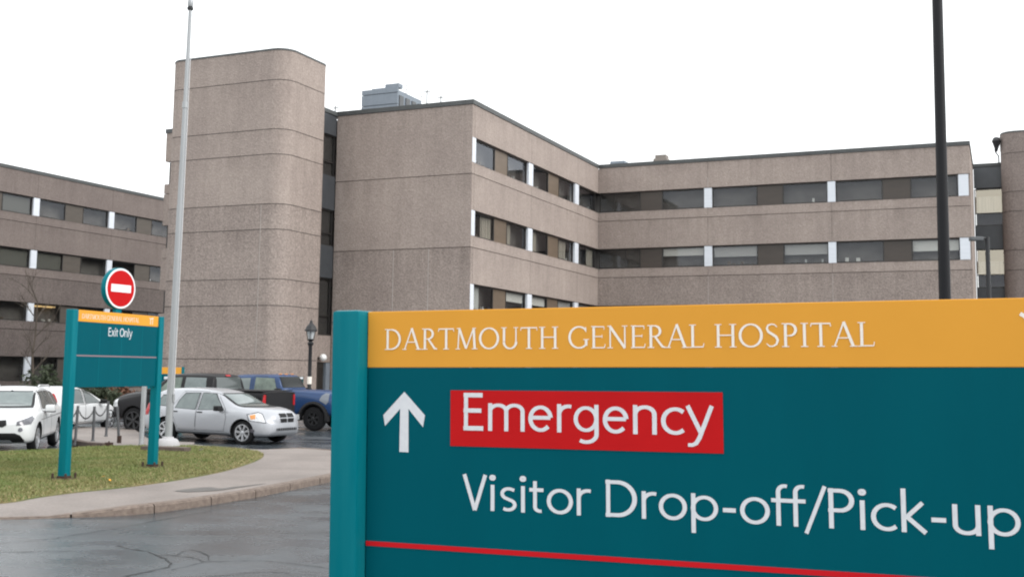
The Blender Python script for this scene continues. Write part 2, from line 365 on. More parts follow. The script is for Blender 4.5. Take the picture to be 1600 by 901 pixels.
# lawn
lawn_poly = grass_front+grass_back
tag(MB().prism(lawn_poly, -.05, .135).build('lawn_soil', 'soil'), kind='structure')
poly = np.array(lawn_poly)
def inside(P):
    x, y = P[:, 0], P[:, 1]; c = np.zeros(len(P), bool); n = len(poly)
    for i in range(n):
        x1, y1 = poly[i]; x2, y2 = poly[(i+1) % n]
        hit = ((y1 > y) != (y2 > y)) & (x < (x2-x1)*(y-y1)/((y2-y1) if y2 != y1 else 1e-9)+x1); c ^= hit
    return c
rng = np.random.default_rng(3)
def edge_dist(P):
    d = np.full(len(P), 9.); gf = np.array(grass_front)
    for a, b in zip(gf, gf[1:]):
        ab = b-a; t = np.clip(((P-a)@ab)/(ab@ab+1e-9), 0, 1); d = np.minimum(d, np.hypot(*(P-(a+t[:, None]*ab)).T))
    return d
def blades(name, m, count, hmin, hmax, dry):
    P = np.column_stack([rng.uniform(-14, -5.2, count), rng.uniform(15, 28.6, count)]); P = P[inside(P)]
    d = edge_dist(P); clump = np.sin(P[:, 0]*1.7+np.sin(P[:, 1]*1.1)*2)+np.sin(P[:, 1]*2.3+P[:, 0]*.8)
    keep = rng.random(len(P)) < (np.clip(1.1-d*.42+.22*clump, .10, 1) if dry else np.clip(.25+d*.8+.12*clump, .1, 1))
    P = P[keep]; n = len(P); a = rng.uniform(0, 2*PI, n); h = rng.uniform(hmin, hmax, n); w = .006+.008*rng.random(n)
    ln = rng.uniform(.2, 1.1, n)*h; la = rng.uniform(0, 2*PI, n)
    V = np.zeros((n, 3, 3)); z0 = .13
    V[:, 0] = np.column_stack([P[:, 0]-w*np.cos(a), P[:, 1]-w*np.sin(a), np.full(n, z0)])
    V[:, 1] = np.column_stack([P[:, 0]+w*np.cos(a), P[:, 1]+w*np.sin(a), np.full(n, z0)])
    V[:, 2] = np.column_stack([P[:, 0]+ln*np.cos(la), P[:, 1]+ln*np.sin(la), z0+h])
    me = bpy.data.meshes.new(name); me.vertices.add(3*n); me.loops.add(3*n); me.polygons.add(n)
    me.vertices.foreach_set('co', V.ravel()); me.loops.foreach_set('vertex_index', np.arange(3*n, dtype=np.int32))
    me.polygons.foreach_set('loop_start', np.arange(0, 3*n, 3, dtype=np.int32)); me.update(); me.validate()
    me.materials.append(M[m]); o = bpy.data.objects.new(name, me); COL.objects.link(o); tag(o, kind='stuff'); return o
tag(blades('lawn_grass', 'blade', 170000, .02, .055, False), 'short green grass on the lawn under the exit sign', 'grass')
tag(blades('dry_grass', 'blade_dry', 100000, .02, .05, True), 'thin straw coloured grass along the pavement edge', 'grass')

# cracks in the asphalt, damp hollow in the pavement
def ribbon3(pts, w, z, name, m):
    b = MB(); L = smooth_line(pts, 6); pr = None
    for i, p in enumerate(L):
        q = L[min(i+1, len(L)-1)]; o = L[max(i-1, 0)]; t = Vector((q[0]-o[0], q[1]-o[1])).normalized()
        ww = .5*w*(.4+random.random()*1.)*(1 if 0 < i < len(L)-1 else .2); j = Vector((random.uniform(-1, 1), random.uniform(-1, 1)))*w*.8
        a = b.bm.verts.new((p[0]-t.y*ww+j.x, p[1]+t.x*ww+j.y, z)); c = b.bm.verts.new((p[0]+t.y*ww+j.x, p[1]-t.x*ww+j.y, z))
        if pr: b.bm.faces.new((pr[0], pr[1], c, a))
        pr = (a, c)
    return tag(b.build(name, m), kind='structure')
for i, (pts, w) in enumerate((([(-6.6, 12.9), (-5.97, 13.46), (-5.53, 13.85), (-5.46, 14.07), (-5.14, 14.71), (-4.78, 15.68), (-4.3, 16.9)], .016),
     ([(-4.6, 13.45), (-4.38, 13.25), (-3.98, 12.9), (-3.69, 12.44), (-3.58, 12.08), (-3.75, 11.7), (-3.9, 11.3)], .022),
     ([(-3.9, 12.85), (-3.6, 12.75), (-3.40, 12.58), (-3.28, 12.43), (-2.95, 12.49), (-2.53, 12.48), (-1.92, 12.13), (-1.5, 11.8)], .014),
     ([(-3.72, 12.75), (-3.66, 13.2), (-3.4, 12.9), (-3.25, 12.5)], .015),
     ([(-3.28, 12.43), (-3.4, 12.1), (-3.5, 11.9)], .014), ([(-3.05, 11.5), (-2.8, 11.7), (-2.5, 11.85), (-2.2, 11.8)], .012),
     ([(-6.7, 12.55), (-5.9, 12.8), (-5.3, 12.95), (-4.9, 13.0)], .02),
     ([(-2.7, 17.1), (-2.2, 16.9), (-1.7, 16.5)], .012), ([(-2.9, 14.6), (-2.3, 14.7), (-1.8, 14.6)], .01), ([(-2.7, 11.2), (-2.45, 11.0), (-2.35, 10.7)], .02))):
    ribbon3(pts, w, .004, 'road_crack', 'crack')
def dz(x, y): return .125
b = MB(); dpts = [(-5.35, 18.2), (-5.2, 18.55), (-4.95, 18.85), (-4.75, 18.65), (-4.6, 18.9), (-4.3, 19.35), (-4.15, 19.6), (-4.35, 19.1), (-4.62, 18.45), (-4.85, 18.2), (-5.1, 18.05)]
b.poly([(x, y, .1262) for x, y in smooth_line(dpts, 3)]); tag(b.build('damp_hollow', 'damp'), kind='structure')
# low kerb between lawn and path behind it
pl = [(-11.45, 29.6), (-10.8, 28.62), (-10.35, 28.12), (-9.98, 27.98)]
b = MB()
for (x0, y0), (x1, y1) in zip(pl, pl[1:]):
    t = Vector((x1-x0, y1-y0)).normalized(); nx, ny = t.y*.09, -t.x*.09
    b.prism([(x0-nx, y0-ny), (x0+nx, y0+ny), (x1+nx, y1+ny), (x1-nx, y1-ny)], 0, .2)
tag(b.build('timber_edging', 'brownblock'), 'low brown timber edging between the lawn and the chained path', 'edging')

# ------------------------------------------------------------ hospital
TH = .41361; UB = (-30., 60.)
hosp = thing('hospital_building', 'brown precast concrete hospital with strip windows and a blank rounded stair tower', 'building',
             (UB[0]*math.cos(TH)+UB[1]*math.sin(TH), -UB[0]*math.sin(TH)+UB[1]*math.cos(TH), 0), -TH)
class HB(MB):
    def build(s, name, m, parent=None, **kw):
        bmesh.ops.translate(s.bm, verts=s.bm.verts, vec=(-UB[0], -UB[1], 0)); return MB.build(s, name, m, parent or hosp, **kw)
def slab(b, ax, pl, s0, s1, z0, z1, o0, o1):
    """box on a facade: ax 'u' faces -v at v=pl, ax 'v' faces +u at u=pl; o = depth outward"""
    if ax == 'u': b.box(s0, s1, pl-o1, pl-o0, z0, z1)
    else: b.box(pl+o0, pl+o1, s0, s1, z0, z1)
    return b
G = .018                                                    # half joint
ROOF = 16.45; HEAD = [14.45, 10.54, 6.62, 2.66]; SILL = [13.1, 9.18, 5.26, .9]; JOIN = [12.48, 8.56, 4.64, .35]
def wall_panel(ax, pl, s0, s1, z0, z1, m='agg', t=.28, out=0.):
    return slab(HB(), ax, pl, s0+G*.5, s1-G*.5, z0+G, z1-G, out-t, out).build('wall_panel', m)
def strips(ax, pl, s0, s1, splits, mats):
    """spandrel courses of one windowed facade, split at the vertical joints"""
    cuts = [s0]+splits+[s1]
    for a, c in zip(cuts, cuts[1:]):
        top = ROOF-.22
        for k in range(4):
            wall_panel(ax, pl, a, c, HEAD[k], top, mats[k])
            if SILL[k]-JOIN[k] > .1: wall_panel(ax, pl, a, c, JOIN[k], SILL[k], mats[k])
            top = JOIN[k]
        if JOIN[3] > .1: wall_panel(ax, pl, a, c, 0, JOIN[3], 'agg2')
REC = .20
def pillar(ax, pl, s0, s1, k): slab(HB(), ax, pl, s0, s1, SILL[k]+.01, HEAD[k]-.01, -.16, -.03).build('window_pillar', 'white_panel')
def infill(ax, pl, s0, s1, k, m='infill'): slab(HB(), ax, pl, s0, s1, SILL[k]+.03, HEAD[k]-.03, -REC-.05, -REC+.01).build('infill_panel', m)
def window(ax, pl, s0, s1, k, rnd, dark=False, dress=None, mull=True):
    z0, z1 = SILL[k]+.02, HEAD[k]-.02; f = HB(); w = .06
    slab(f, ax, pl, s0, s1, z0, z0+w, -REC-.06, -REC+.03); slab(f, ax, pl, s0, s1, z1-w, z1, -REC-.06, -REC+.03)
    slab(f, ax, pl, s0, s0+w, z0+w, z1-w, -REC-.06, -REC+.03); slab(f, ax, pl, s1-w, s1, z0+w, z1-w, -REC-.06, -REC+.03)
    o = f.build('window', 'frame'); mid = s0+(s1-s0)*rnd.choice((.5, .36, .64))
    if mull: slab(HB(), ax, pl, mid-.018, mid+.018, z0+w, z1-w, -REC-.05, -REC).build('mullion', 'frame', o)
    for a, c in ((s0+w, mid-.018), (mid+.018, s1-w)) if mull else ((s0+w, s1-w),):
        if c-a > .1: slab(HB(), ax, pl, a, c, z0+w, z1-w, -REC-.035, -REC-.025).build('pane', 'glass', o)
    r = rnd.random()
    if dark: r *= .5
    if dress is not None: r = {'n': 0, 'b': 1, 'c': .3}[dress]
    if r > .42:
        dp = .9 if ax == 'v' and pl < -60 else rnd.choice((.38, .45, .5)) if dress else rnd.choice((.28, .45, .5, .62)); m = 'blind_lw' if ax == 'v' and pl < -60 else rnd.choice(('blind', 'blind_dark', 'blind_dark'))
        slab(HB(), ax, pl, s0+w, s1-w, z1-w-(z1-z0)*dp, z1-w, -REC-.17, -REC-.14).build('blind', m, o)
    elif r > .2:
        m = rnd.choice(('curtain', 'curtain', 'curtain2')); cw = (s1-s0)*rnd.choice((.3, .45, .62)); a = s0+w if rnd.random() < .5 else s1-w-cw
        b = HB(); nf = 14
        for i in range(nf):
            q = a+cw*i/nf; dd = .04*math.sin(i*2.1)
            slab(b, ax, pl, q, q+cw/nf*.98, z0+w, z1-w, -REC-.22+dd, -REC-.19+dd)
        b.build('curtain', m, o)
    # things standing on the sill inside
    if rnd.random() > .45:
        b = HB()
        for i in range(rnd.randint(1, 4)):
            q = rnd.uniform(s0+.3, s1-.4); hh = rnd.uniform(.08, .3); slab(b, ax, pl, q, q+rnd.uniform(.08, .25), z0+w, z0+w+hh, -REC-.42, -REC-.28)
        b.build('sill_clutter', rnd.choice(('blind', 'curtain2', 'infill')), o)
    return o
rnd = random.Random(11)
# C facade (faces +u at u=-25.6)
CU, DV, EV = -25.6, 52.9, 73.19
strips('v', CU, DV+.282, EV+.0, [61.06, 69.0], ['agg', 'agg', 'agg', 'agg2'])
for k in range(4):
    slab(HB(), 'v', CU, 52.916, 53.34, SILL[k]+.01, HEAD[k]-.01, -.16, .004).build('window_pillar', 'white_panel'); pillar('v', CU, 60.72, 61.40, k); pillar('v', CU, 68.65, 69.33, k)
    for a, c in ((53.34, 56.2), (57.9, 60.72), (61.40, 64.22), (66.0, 68.65), (69.33, 73.19-.2)): window('v', CU, a+.01, c-.01, k, rnd, False, 'n' if k == 0 else 'c' if k == 1 or a < 55 else 'b', False)
    infill('v', CU, 56.2, 57.9, k); infill('v', CU, 64.22, 66.0, k)
# E facade (faces -v at v=73.19)
strips('u', EV, CU+.0, -1.62, [-17.88, -9.86], ['agg', 'agg', 'agg2', 'agg2'])
for k in range(4):
    for a, c in ((-18.14, -17.62), (-10.1, -9.62), (-2.30, -1.72)): pillar('u', EV, a, c, k)
    for a, c in ((-25.6, -22.6), (-21.1, -18.14), (-17.62, -14.6), (-12.97, -10.1), (-9.62, -6.73), (-5.1, -2.30)): window('u', EV, a+.01, c-.01, k, rnd, False, 'n' if k == 0 or a in (-25.6, -9.62) else 'b', a == -25.6)
    for a, c in ((-22.6, -21.1), (-14.6, -12.97), (-6.73, -5.1)): infill('u', EV, a, c, k, 'infill2')
# D facade: blank end wall, three panels wide, low courses rougher
for z0, z1, m, cuts in ((JOIN[0], ROOF-.22, 'agg', []), (JOIN[1], JOIN[0], 'agg', []), (JOIN[2], JOIN[1], 'agg2', [-30.25, -28.1]), (0, JOIN[2], 'agg2', [-30.25, -28.1])):
    cc = [-34.08]+cuts+[CU]
    for a, c in zip(cc, cc[1:]): wall_panel('u', DV, a, c, z0, z1, m)
# west return of that wall, beyond the tower, with its windows
strips('u', DV+.3, -46.5, -34.5, [], ['agg']*4)
for k in range(4): window('u', DV+.3, -46.3, -43.0, k, rnd, True); infill('u', DV+.3, -43.0, -34.6, k, 'infill2')
# east return (faces +u)
for z0, z1 in ((JOIN[0], ROOF-.22), (JOIN[1], JOIN[0]), (JOIN[2], JOIN[1]), (0, JOIN[2])): wall_panel('v', -1.62, EV+.285, 82.1, z0, z1, 'agg')
# left wing (faces +u at u=-65.8)
LU = -65.8; LM = ['agg_shade', 'agg_shade', 'agg_shade2', 'agg_shade2']  # panel colours carry painted courtyard shade, deeper towards the ground
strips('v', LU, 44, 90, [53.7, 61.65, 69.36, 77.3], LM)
for k in range(4):
    for a, c in ((53.4, 53.96), (61.36, 61.92), (69.08, 69.64), (77.0, 77.56)): pillar('v', LU, a, c, k)
    for a, c in ((44.1, 48.7), (50.4, 53.4), (53.96, 56.7), (58.6, 61.36), (61.92, 64.62), (66.4, 69.08), (69.64, 72.40), (74.16, 77.0), (77.56, 83), (84, 89.9)):
        o = window('v', LU, a+.01, c-.01, k, rnd, True, 'b' if (k == 1 and a in (61.92, 58.6)) or (k == 0 and a == 58.6) else 'n', False)
        if k == 2 and a == 61.92:
            for q in (.25, 1.5): slab(HB(), 'v', LU, a+q, a+q+.9, HEAD[k]-.22, HEAD[k]-.12, -.75, -.40).build('ceiling_lamp', 'lit', o)
    for a, c in ((48.7, 50.4), (56.7, 58.6), (64.62, 66.4), (72.40, 74.16), (83, 84)): infill('v', LU, a, c, k, 'infill_m')
# inner cores: full between window bands, set back inside them
def ring(d): return [(-46.5+d, DV+.3+d), (-34.2, DV+.3+d), (-34.2, DV+d), (CU-d, DV+d), (CU-d, EV+d), (-1.62-d, EV+d), (-1.62-d, 95-d), (-46.5+d, 95-d)]
def ringL(d): return [(-82, 44+d), (LU-d, 44+d), (LU-d, 90-d), (-82, 90-d)]
b = HB(); r = HB()
for fn in (ring, ringL):
    lo = 0
    for k in (3, 2, 1, 0):
        b.prism(fn(.285), lo, SILL[k]); r.prism(fn(.85), SILL[k]+.001, HEAD[k]-.001); lo = HEAD[k]
    b.prism(fn(.285), lo, ROOF-.4)
b.build('inner_wall', 'core'); r.build('room_wall', 'room')
b = HB(); b.prism(ring(.3), ROOF-.399, ROOF-.30); b.prism(ringL(.3), ROOF-.399, ROOF-.30); b.build('roof', 'roof')
# parapet flashings
def cap(ax, pl, s0, s1, z=ROOF): slab(HB(), ax, pl, s0, s1, z-.22+.002, z+.03, -.34, .045).build('parapet_cap', 'cap')
cap('u', DV, -34.1, CU+.045); cap('v', CU, DV+.342, EV-.045); cap('u', EV, CU+.0, -1.62+.045); cap('v', -1.62, EV+.342, 82.1); cap('u', DV+.3, -46.54, -34.12); cap('v', LU, 44, 90)
# stair tower: rounded corners, courses stacked
def round_rect(u0, u1, v0, v1, rr, inset=0):
    u0, u1, v0, v1 = u0+inset, u1-inset, v0+inset, v1-inset; out = []
    for (cu, cv, r_, a0) in ((u1, v0, rr[1], -90), (u1, v1, rr[2], 0), (u0, v1, rr[3], 90), (u0, v0, rr[0], 180)):
        r_ = max(.01, r_-inset); su = -1 if cu == u1 else 1; sv = 1 if cv == v0 else -1
        for i in range(13): a = R(a0+90*i/12); out.append((cu+su*r_+r_*math.cos(a), cv+sv*r_+r_*math.sin(a)))
    return out
def tower(u0, u1, v0, v1, rr, joints, top, mats):
    lo = 0
    for j, m in zip(joints+[top], mats):
        HB().prism(round_rect(u0, u1, v0, v1, rr), lo+(G if lo else 0), j-G).build('wall_panel', m, smooth=True); lo = j
    b = HB(); b.prism(round_rect(u0, u1, v0, v1, rr, .03), 0.01, top-.03); b.build('inner_wall', 'core')
    P = round_rect(u0, u1, v0, v1, rr); b = HB(); rings = []
    for ins, z in ((-.02, top-G+.003), (-.02, top+.05), (.03, top+.11), (.35, top+.11)):
        rings.append([b.bm.verts.new((p[0], p[1], z)) for p in round_rect(u0, u1, v0, v1, rr, ins)])
    for A, B in zip(rings, rings[1:]):
        for i in range(len(A)): b.bm.faces.new((A[i], A[(i+1)%len(A)], B[(i+1)%len(A)], B[i]))
    b.bm.faces.new(rings[-1]); b.bm.faces.new(rings[0][::-1]); b.build('parapet_cap', 'cap')
TJ = [2.5, 5.26, 6.62, 9.18, 10.5, 13.1, 14.42, 17.03]
tower(-41.45, -33.70, 47.4, 51.25, (.75, .95, .35, .3), TJ, 18.62, ['agg2', 'agg2', 'agg2', 'agg2', 'agg2', 'agg', 'agg', 'agg', 'agg'])
HB().box(-35.03, -34.995, 47.386, 47.41, 2.6, 10.45).build('joint_sealant', 'sealant')
for u in (-30.25, -28.1): HB().box(u-.02, u+.02, 52.887, 52.91, JOIN[2]+.03, JOIN[1]-.03).build('joint_sealant', 'sealant')
for u, z0, z1 in ((-17.88, JOIN[2]+.03, JOIN[1]-.03), (-17.88, HEAD[0]+.02, HEAD[0]+.7), (-9.86, JOIN[2]+.03, JOIN[1]-.03)): HB().box(u-.018, u+.018, EV-.012, EV+.01, z0, z1).build('joint_sealant', 'sealant')
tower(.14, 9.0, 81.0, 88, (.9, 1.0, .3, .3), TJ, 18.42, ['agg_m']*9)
# link bays beside the towers: dark slate panels and glass
def link(ax, pl, s0, s1, top, rows, side):
    for kind, z0, z1 in rows:
        if kind == 's': slab(HB(), ax, pl, s0, s1, z0+.01, z1-.01, -.2, 0).build('slate_panel', 'slate')
        elif kind == 'c': slab(HB(), ax, pl, s0, s1, z0+.01, z1-.01, -.2, .01).build('wall_panel', 'agg2')
        elif kind == 'w':
            f = HB(); w = .06
            slab(f, ax, pl, s0, s1, z0, z0+w, -.2, -.08); slab(f, ax, pl, s0, s1, z1-w, z1, -.2, -.08); zm = z0+(z1-z0)*.34
            slab(f, ax, pl, s0, s1, zm-.03, zm+.03, -.2, -.09); slab(f, ax, pl, s0, s0+w, z0+w, z1-w, -.2, -.082); slab(f, ax, pl, s1-w, s1, z0+w, z1-w, -.2, -.082)
            o = f.build('window', 'frame')
            for a, c in ((z0+w, zm-.03), (zm+.03, z1-w)): slab(HB(), ax, pl, s0+w, s1-w, a, c, -.15, -.14).build('pane', 'sky_glass' if side == 'e' and a > z0+.3 and z0 > 5 else 'glass', o)
            if side == 'e':
                slab(HB(), ax, pl, s0+w, s1-w, zm+.05 if z0 > 12 else zm+.1, z1-w-(.45 if z0 > 12 else .75), -.32, -.30).build('blind', 'curtain2', o)
    slab(HB(), ax, pl, s0, s1+.3, top-.2, top+.03, -.3, .05).build('parapet_cap', 'cap')
link('v', -34.1, 50.9, 52.88, 16.42, (('s', 15.05, 16.2), ('w', 12.75, 15.05), ('s', 10.85, 12.75), ('w', 8.85, 10.85), ('s', 7.05, 8.85), ('w', 3.9, 7.05), ('c', 2.42, 3.9)), 'd')
link('u', 82.4, -1.6, .35, 16.62, (('s', 14.95, 16.4), ('w', 12.35, 14.9), ('s', 10.75, 12.35), ('w', 8.1, 10.75), ('s', 6.9, 8.1), ('w', 3.9, 6.9), ('s', 0, 3.9)), 'e')
HB().box(-40, -34.32, 51.3, 53.15, 0, 16.2).build('inner_wall', 'core'); HB().box(-1.5, 1, 83.4, 90, 0, 16.3).build('inner_wall', 'room')
# service door below the link
d = slab(HB(), 'v', -34.1, 51.45, 52.45, 0, 2.38, -.2, -.12).build('door', mat('door_dark', (.035, .03, .026), .4))
slab(HB(), 'v', -34.1, 51.95, 52.35, .9, 2.15, -.119, -.105).build('pane', 'glass', d); HB().box(-34.2, -34.13, 51.52, 51.56, .95, 1.15).build('handle', 'steel', d)
slab(HB(), 'v', -34.1, 52.47, 52.88, 0, 2.4, -.2, .02).build('door_frame', 'hvac')
slab(HB(), 'v', -34.1, 50.9, 51.43, 0, 2.4, -.2, .01).build('wall_panel', 'agg2')
# globe lamp beside the door
b = HB(); b.lathe([(.02, -.2), (.11, -.17), (.19, -.07), (.2, 0), (.19, .07), (.11, .17), (.02, .2)], 18, 'Z', (-33.78, 51.72, 2.68)); b.build('wall_lamp', 'globe', smooth='all')
HB().box(-34.1, -33.95, 51.67, 51.77, 2.6, 2.7).build('lamp_bracket', 'iron')

# ------------------------------------------------------------ roof and wall fittings (things of their own)
def uv(u, v, z): return (u*math.cos(TH)+v*math.sin(TH), -u*math.sin(TH)+v*math.cos(TH), z)
t = thing('rooftop_unit', 'blue grey panelled plant unit on the roof behind the parapet', 'air handler', uv(-35.05, 57, ROOF-.3), -TH)
for i, (z0, z1) in enumerate(((0, .95), (.97, 1.62), (1.64, 2.3), (2.32, 2.62))):
    MB().box(0, 2.48, 0, .1, z0, z1-.02).build('cladding_panel', 'hvac', t)
MB().box(0.02, .7, -.02, -.004, .62, .92).build('cladding_panel', 'blue_panel', t, label='pale blue panel')
MB().box(.05, 2.40, .11, 3.1, 0, 2.5).build('casing', 'hvac', t); MB().box(1.55, 2.48, .1, .6, 2.63, 2.88).build('hood', 'hvac', t)
MB().box(.5, 1.5, .3, 1.4, 2.51, 2.74).build('fan_cowl', 'hvac', t)
for i in range(4): MB().box(2.401, 2.46, .3+.78*i, .78+.78*i, 1.5, 2.2).build('louvre', 'hvac_d', t)
for i in range(3): MB().box(2.401, 2.45, .5+.9*i, 1.0+.9*i, .6, .85).build('louvre', 'hvac_d', t)
b = MB()
for y in (1.0, 3.0): b.tube([(2.5, y, 2.4), (2.5, y, 3.0)], .02, 6)
b.tube([(2.5, 1.0, 2.95), (2.5, 3.0, 2.95)], .02, 6); b.tube([(2.5, 1.0, 2.7), (2.5, 3.0, 2.7)], .02, 6); b.build('guard_rail', 'hvac_d', t)
for nm, lab, u, v, hh in (('roof_antenna', 'thin roof antenna right of the plant unit', -30.6, 57, 2.3), ('roof_antenna', 'shorter thin roof mast farther right of the plant unit', -30.2, 58, 2.15), ('roof_antenna', 'small roof mast at the left end of the parapet near the tower', -35.6, 55.0, 1.3)):
    t = thing(nm, lab, 'antenna', uv(u, v, ROOF-.3), -TH, 'masts on the hospital roof')
    MB().tube([(0, 0, 0), (0, 0, hh)], .035, 6).build('mast', 'hvac_d', t); MB().tube([(-.25, 0, hh-.15), (.25, 0, hh-.15)], .028, 6).build('crossbar', 'hvac_d', t)
for lab, u, v, sx, sy, sz in (('brown box vent standing up from the roof of the right wing', -22.0, 76.5, 1.0, 1.0, 1.35), ('flat grey vent on the roof at the inside corner', -25.2, 76.5, 1.4, 1.0, 1.1), ('small low grey vent beside the flat vent', -27.3, 75.5, 1.0, .8, .95)):
    t = thing('roof_vent', lab, 'vent', uv(u, v, ROOF-.3), -TH, 'vents on the right wing roof'); mm = 'vent_brown' if 'brown' in lab else 'hvac'
    MB().box(-sx/2, sx/2, -sy/2, sy/2, 0, sz*.8, .03).build('casing', mm, t); MB().box(-sx*.4, sx*.4, -sy*.4, sy*.4, sz*.8, sz, .03).build('hood', mm, t)
t = thing('tower_beacon', 'tiny pale beacon on top of the stair tower', 'beacon', uv(-34.9, 48.2, 18.7), -TH)
MB().lathe([(.16, 0), (.16, .06), (.06, .1)], 12).build('base', 'cap', t); MB().lathe([(.06, .1), (.07, .22), (.02, .34)], 12).build('lamp', 'globe', t)
t = thing('security_camera', 'dark dome camera on a bent pipe beside the right tower', 'camera', uv(-.08, 81.6, 16.5), -TH)
MB().tube([(.1, .2, 0), (.1, 0, .45), (-.1, -.05, .75), (-.12, -.05, .95)], .045, 8).build('bent_pipe', 'iron', t)
MB().lathe([(.05, .9), (.12, 1.1), (.26, 1.55), (.3, 1.62), (.2, 1.85), (.1, 1.9)], 16, 'Z', (-.02, -.05, -.15)).build('housing', 'iron', t, smooth=True)

# ------------------------------------------------------------ lettering (strokes laid as thin vinyl)
def arc(cx, cy, rx, ry, a0, a1, n=14): return [(cx+rx*math.cos(R(a0+(a1-a0)*i/n)), cy+ry*math.sin(R(a0+(a1-a0)*i/n))) for i in range(n+1)]
w = .117; X = .73                                       # stroke and x-height of the plain alphabet (cap height 1)
SANS = {   # glyph: (advance, [(points, width)])
 'E': (.62, [([(.12, 0), (.12, 1)], w), ([(.06, .94), (.54, .94)], .12), ([(.06, .53), (.51, .53)], .115), ([(.06, .06), (.56, .06)], .12)]),
 'm': (1.02, [([(.11, 0), (.11, X)], w), (arc(.31, X-.21, .20, .16, 180, 0)+[(.51, 0)], w*.93), (arc(.71, X-.21, .20, .16, 180, 0)+[(.91, 0)], w*.93)]),
 'n': (.66, [([(.11, 0), (.11, X)], w), (arc(.325, X-.235, .215, .185, 180, 0)+[(.54, 0)], w*.95)]),
 'u': (.66, [([(.54, 0), (.54, X)], w), ([(.11, X)]+arc(.325, .235, .215, .185, 180, 360), w*.95)]),
 'r': (.42, [([(.11, 0), (.11, X)], w), (arc(.33, X-.26, .22, .205, 180, 72, 8), w*.95)]),
 'e': (.66, [([(.09, .37), (.56, .37)], .10), (arc(.325, .345, .245, .295, 5, 318, 26), w*.95)]),
 'c': (.56, [(arc(.34, .345, .265, .295, 48, 312, 22), w*.95)]),
 'o': (.70, [(arc(.35, .35, .27, .30, 0, 360, 30), w*.95)]),
 'g': (.68, [(arc(.32, .355, .24, .285, 0, 360, 28), w*.9), ([(.565, X-.01), (.565, -.02)]+arc(.325, -.03, .24, .20, 0, -128, 12), w*.92)]),
 'p': (.70, [([(.11, -.30), (.11, X)], w), (arc(.355, .35, .255, .285, 0, 360, 28), w*.92)]),
 'y': (.60, [([(.05, X), (.335, .06)], w*.95), ([(.575, X), (.30, -.06), (.23, -.19), (.15, -.235), (.05, -.235)], w*.9)]),
 'V': (.66, [([(.06, 1), (.335, .0)], w), ([(.605, 1), (.335, .0)], w)]),
 'i': (.27, [([(.13, 0), (.13, X)], w), (arc(.13, .93, .045, .045, 0, 360, 12), .09)]),
 'l': (.27, [([(.13, 0), (.13, 1.06)], w)]),
 's': (.50, [([(.41, .60)]+arc(.27, .50, .165, .14, 60, 250, 12)+arc(.25, .195, .175, .14, 70, -130, 12), w*.88)]),
 't': (.42, [([(.16, .88), (.16, .20)]+arc(.29, .17, .13, .11, 180, 285, 8), w*.92), ([(.02, .64), (.37, .64)], .10)]),
 'D': (.84, [([(.12, 0), (.12, 1)], w), ([(.06, .94), (.30, .94)]+arc(.34, .5, .40, .44, 88, -88, 20)+[(.30, .06), (.06, .06)], .125)]),
 'O': (.86, [(arc(.43, .5, .355, .455, 0, 360, 34), .13)]),
 'P': (.62, [([(.12, 0), (.12, 1)], w), ([(.06, .945), (.30, .945)]+arc(.30, .70, .24, .245, 90, -90, 14)+[(.06, .455)], .118)]),
 'f': (.36, [([(.15, 0), (.15, .83)]+arc(.29, .86, .14, .15, 180, 70, 8), w*.92), ([(.0, .64), (.36, .64)], .10)]),
 'k': (.58, [([(.11, 0), (.11, 1.06)], w), ([(.48, X), (.16, .36)], w*.9), ([(.15, .40), (.53, 0)], w*.95)]),
 'x': (.58, [([(.06, X), (.52, 0)], w*.95), ([(.51, X), (.05, 0)], w*.9)]),
 '-': (.40, [([(.06, .33), (.34, .33)], .11)]), '/': (.40, [([(.40, 1.04), (.0, -.16)], .10)]), ' ': (.27, []),
}
T_, K_ = .064, .118
def serif(x, y, hw, up): return ([(x-hw, y+(.018 if up else -.018)), (x+hw, y+(.018 if up else -.018))], .036)
def vstem(x, y0=0., y1=1., w_=K_, hw=.13): return [([(x, y0), (x, y1)], w_), serif(x, y0, hw, True), serif(x, y1, hw, False)]
def bowl(cx, cy, rx, ry, a0, a1, n=24, t=T_, k=K_): return ([(cx+rx*math.cos(R(a0+(a1-a0)*i/n)), cy+ry*math.sin(R(a0+(a1-a0)*i/n))) for i in range(n+1)], [t+(k-t)*abs(math.cos(R(a0+(a1-a0)*i/n)))**1.3 for i in range(n+1)])
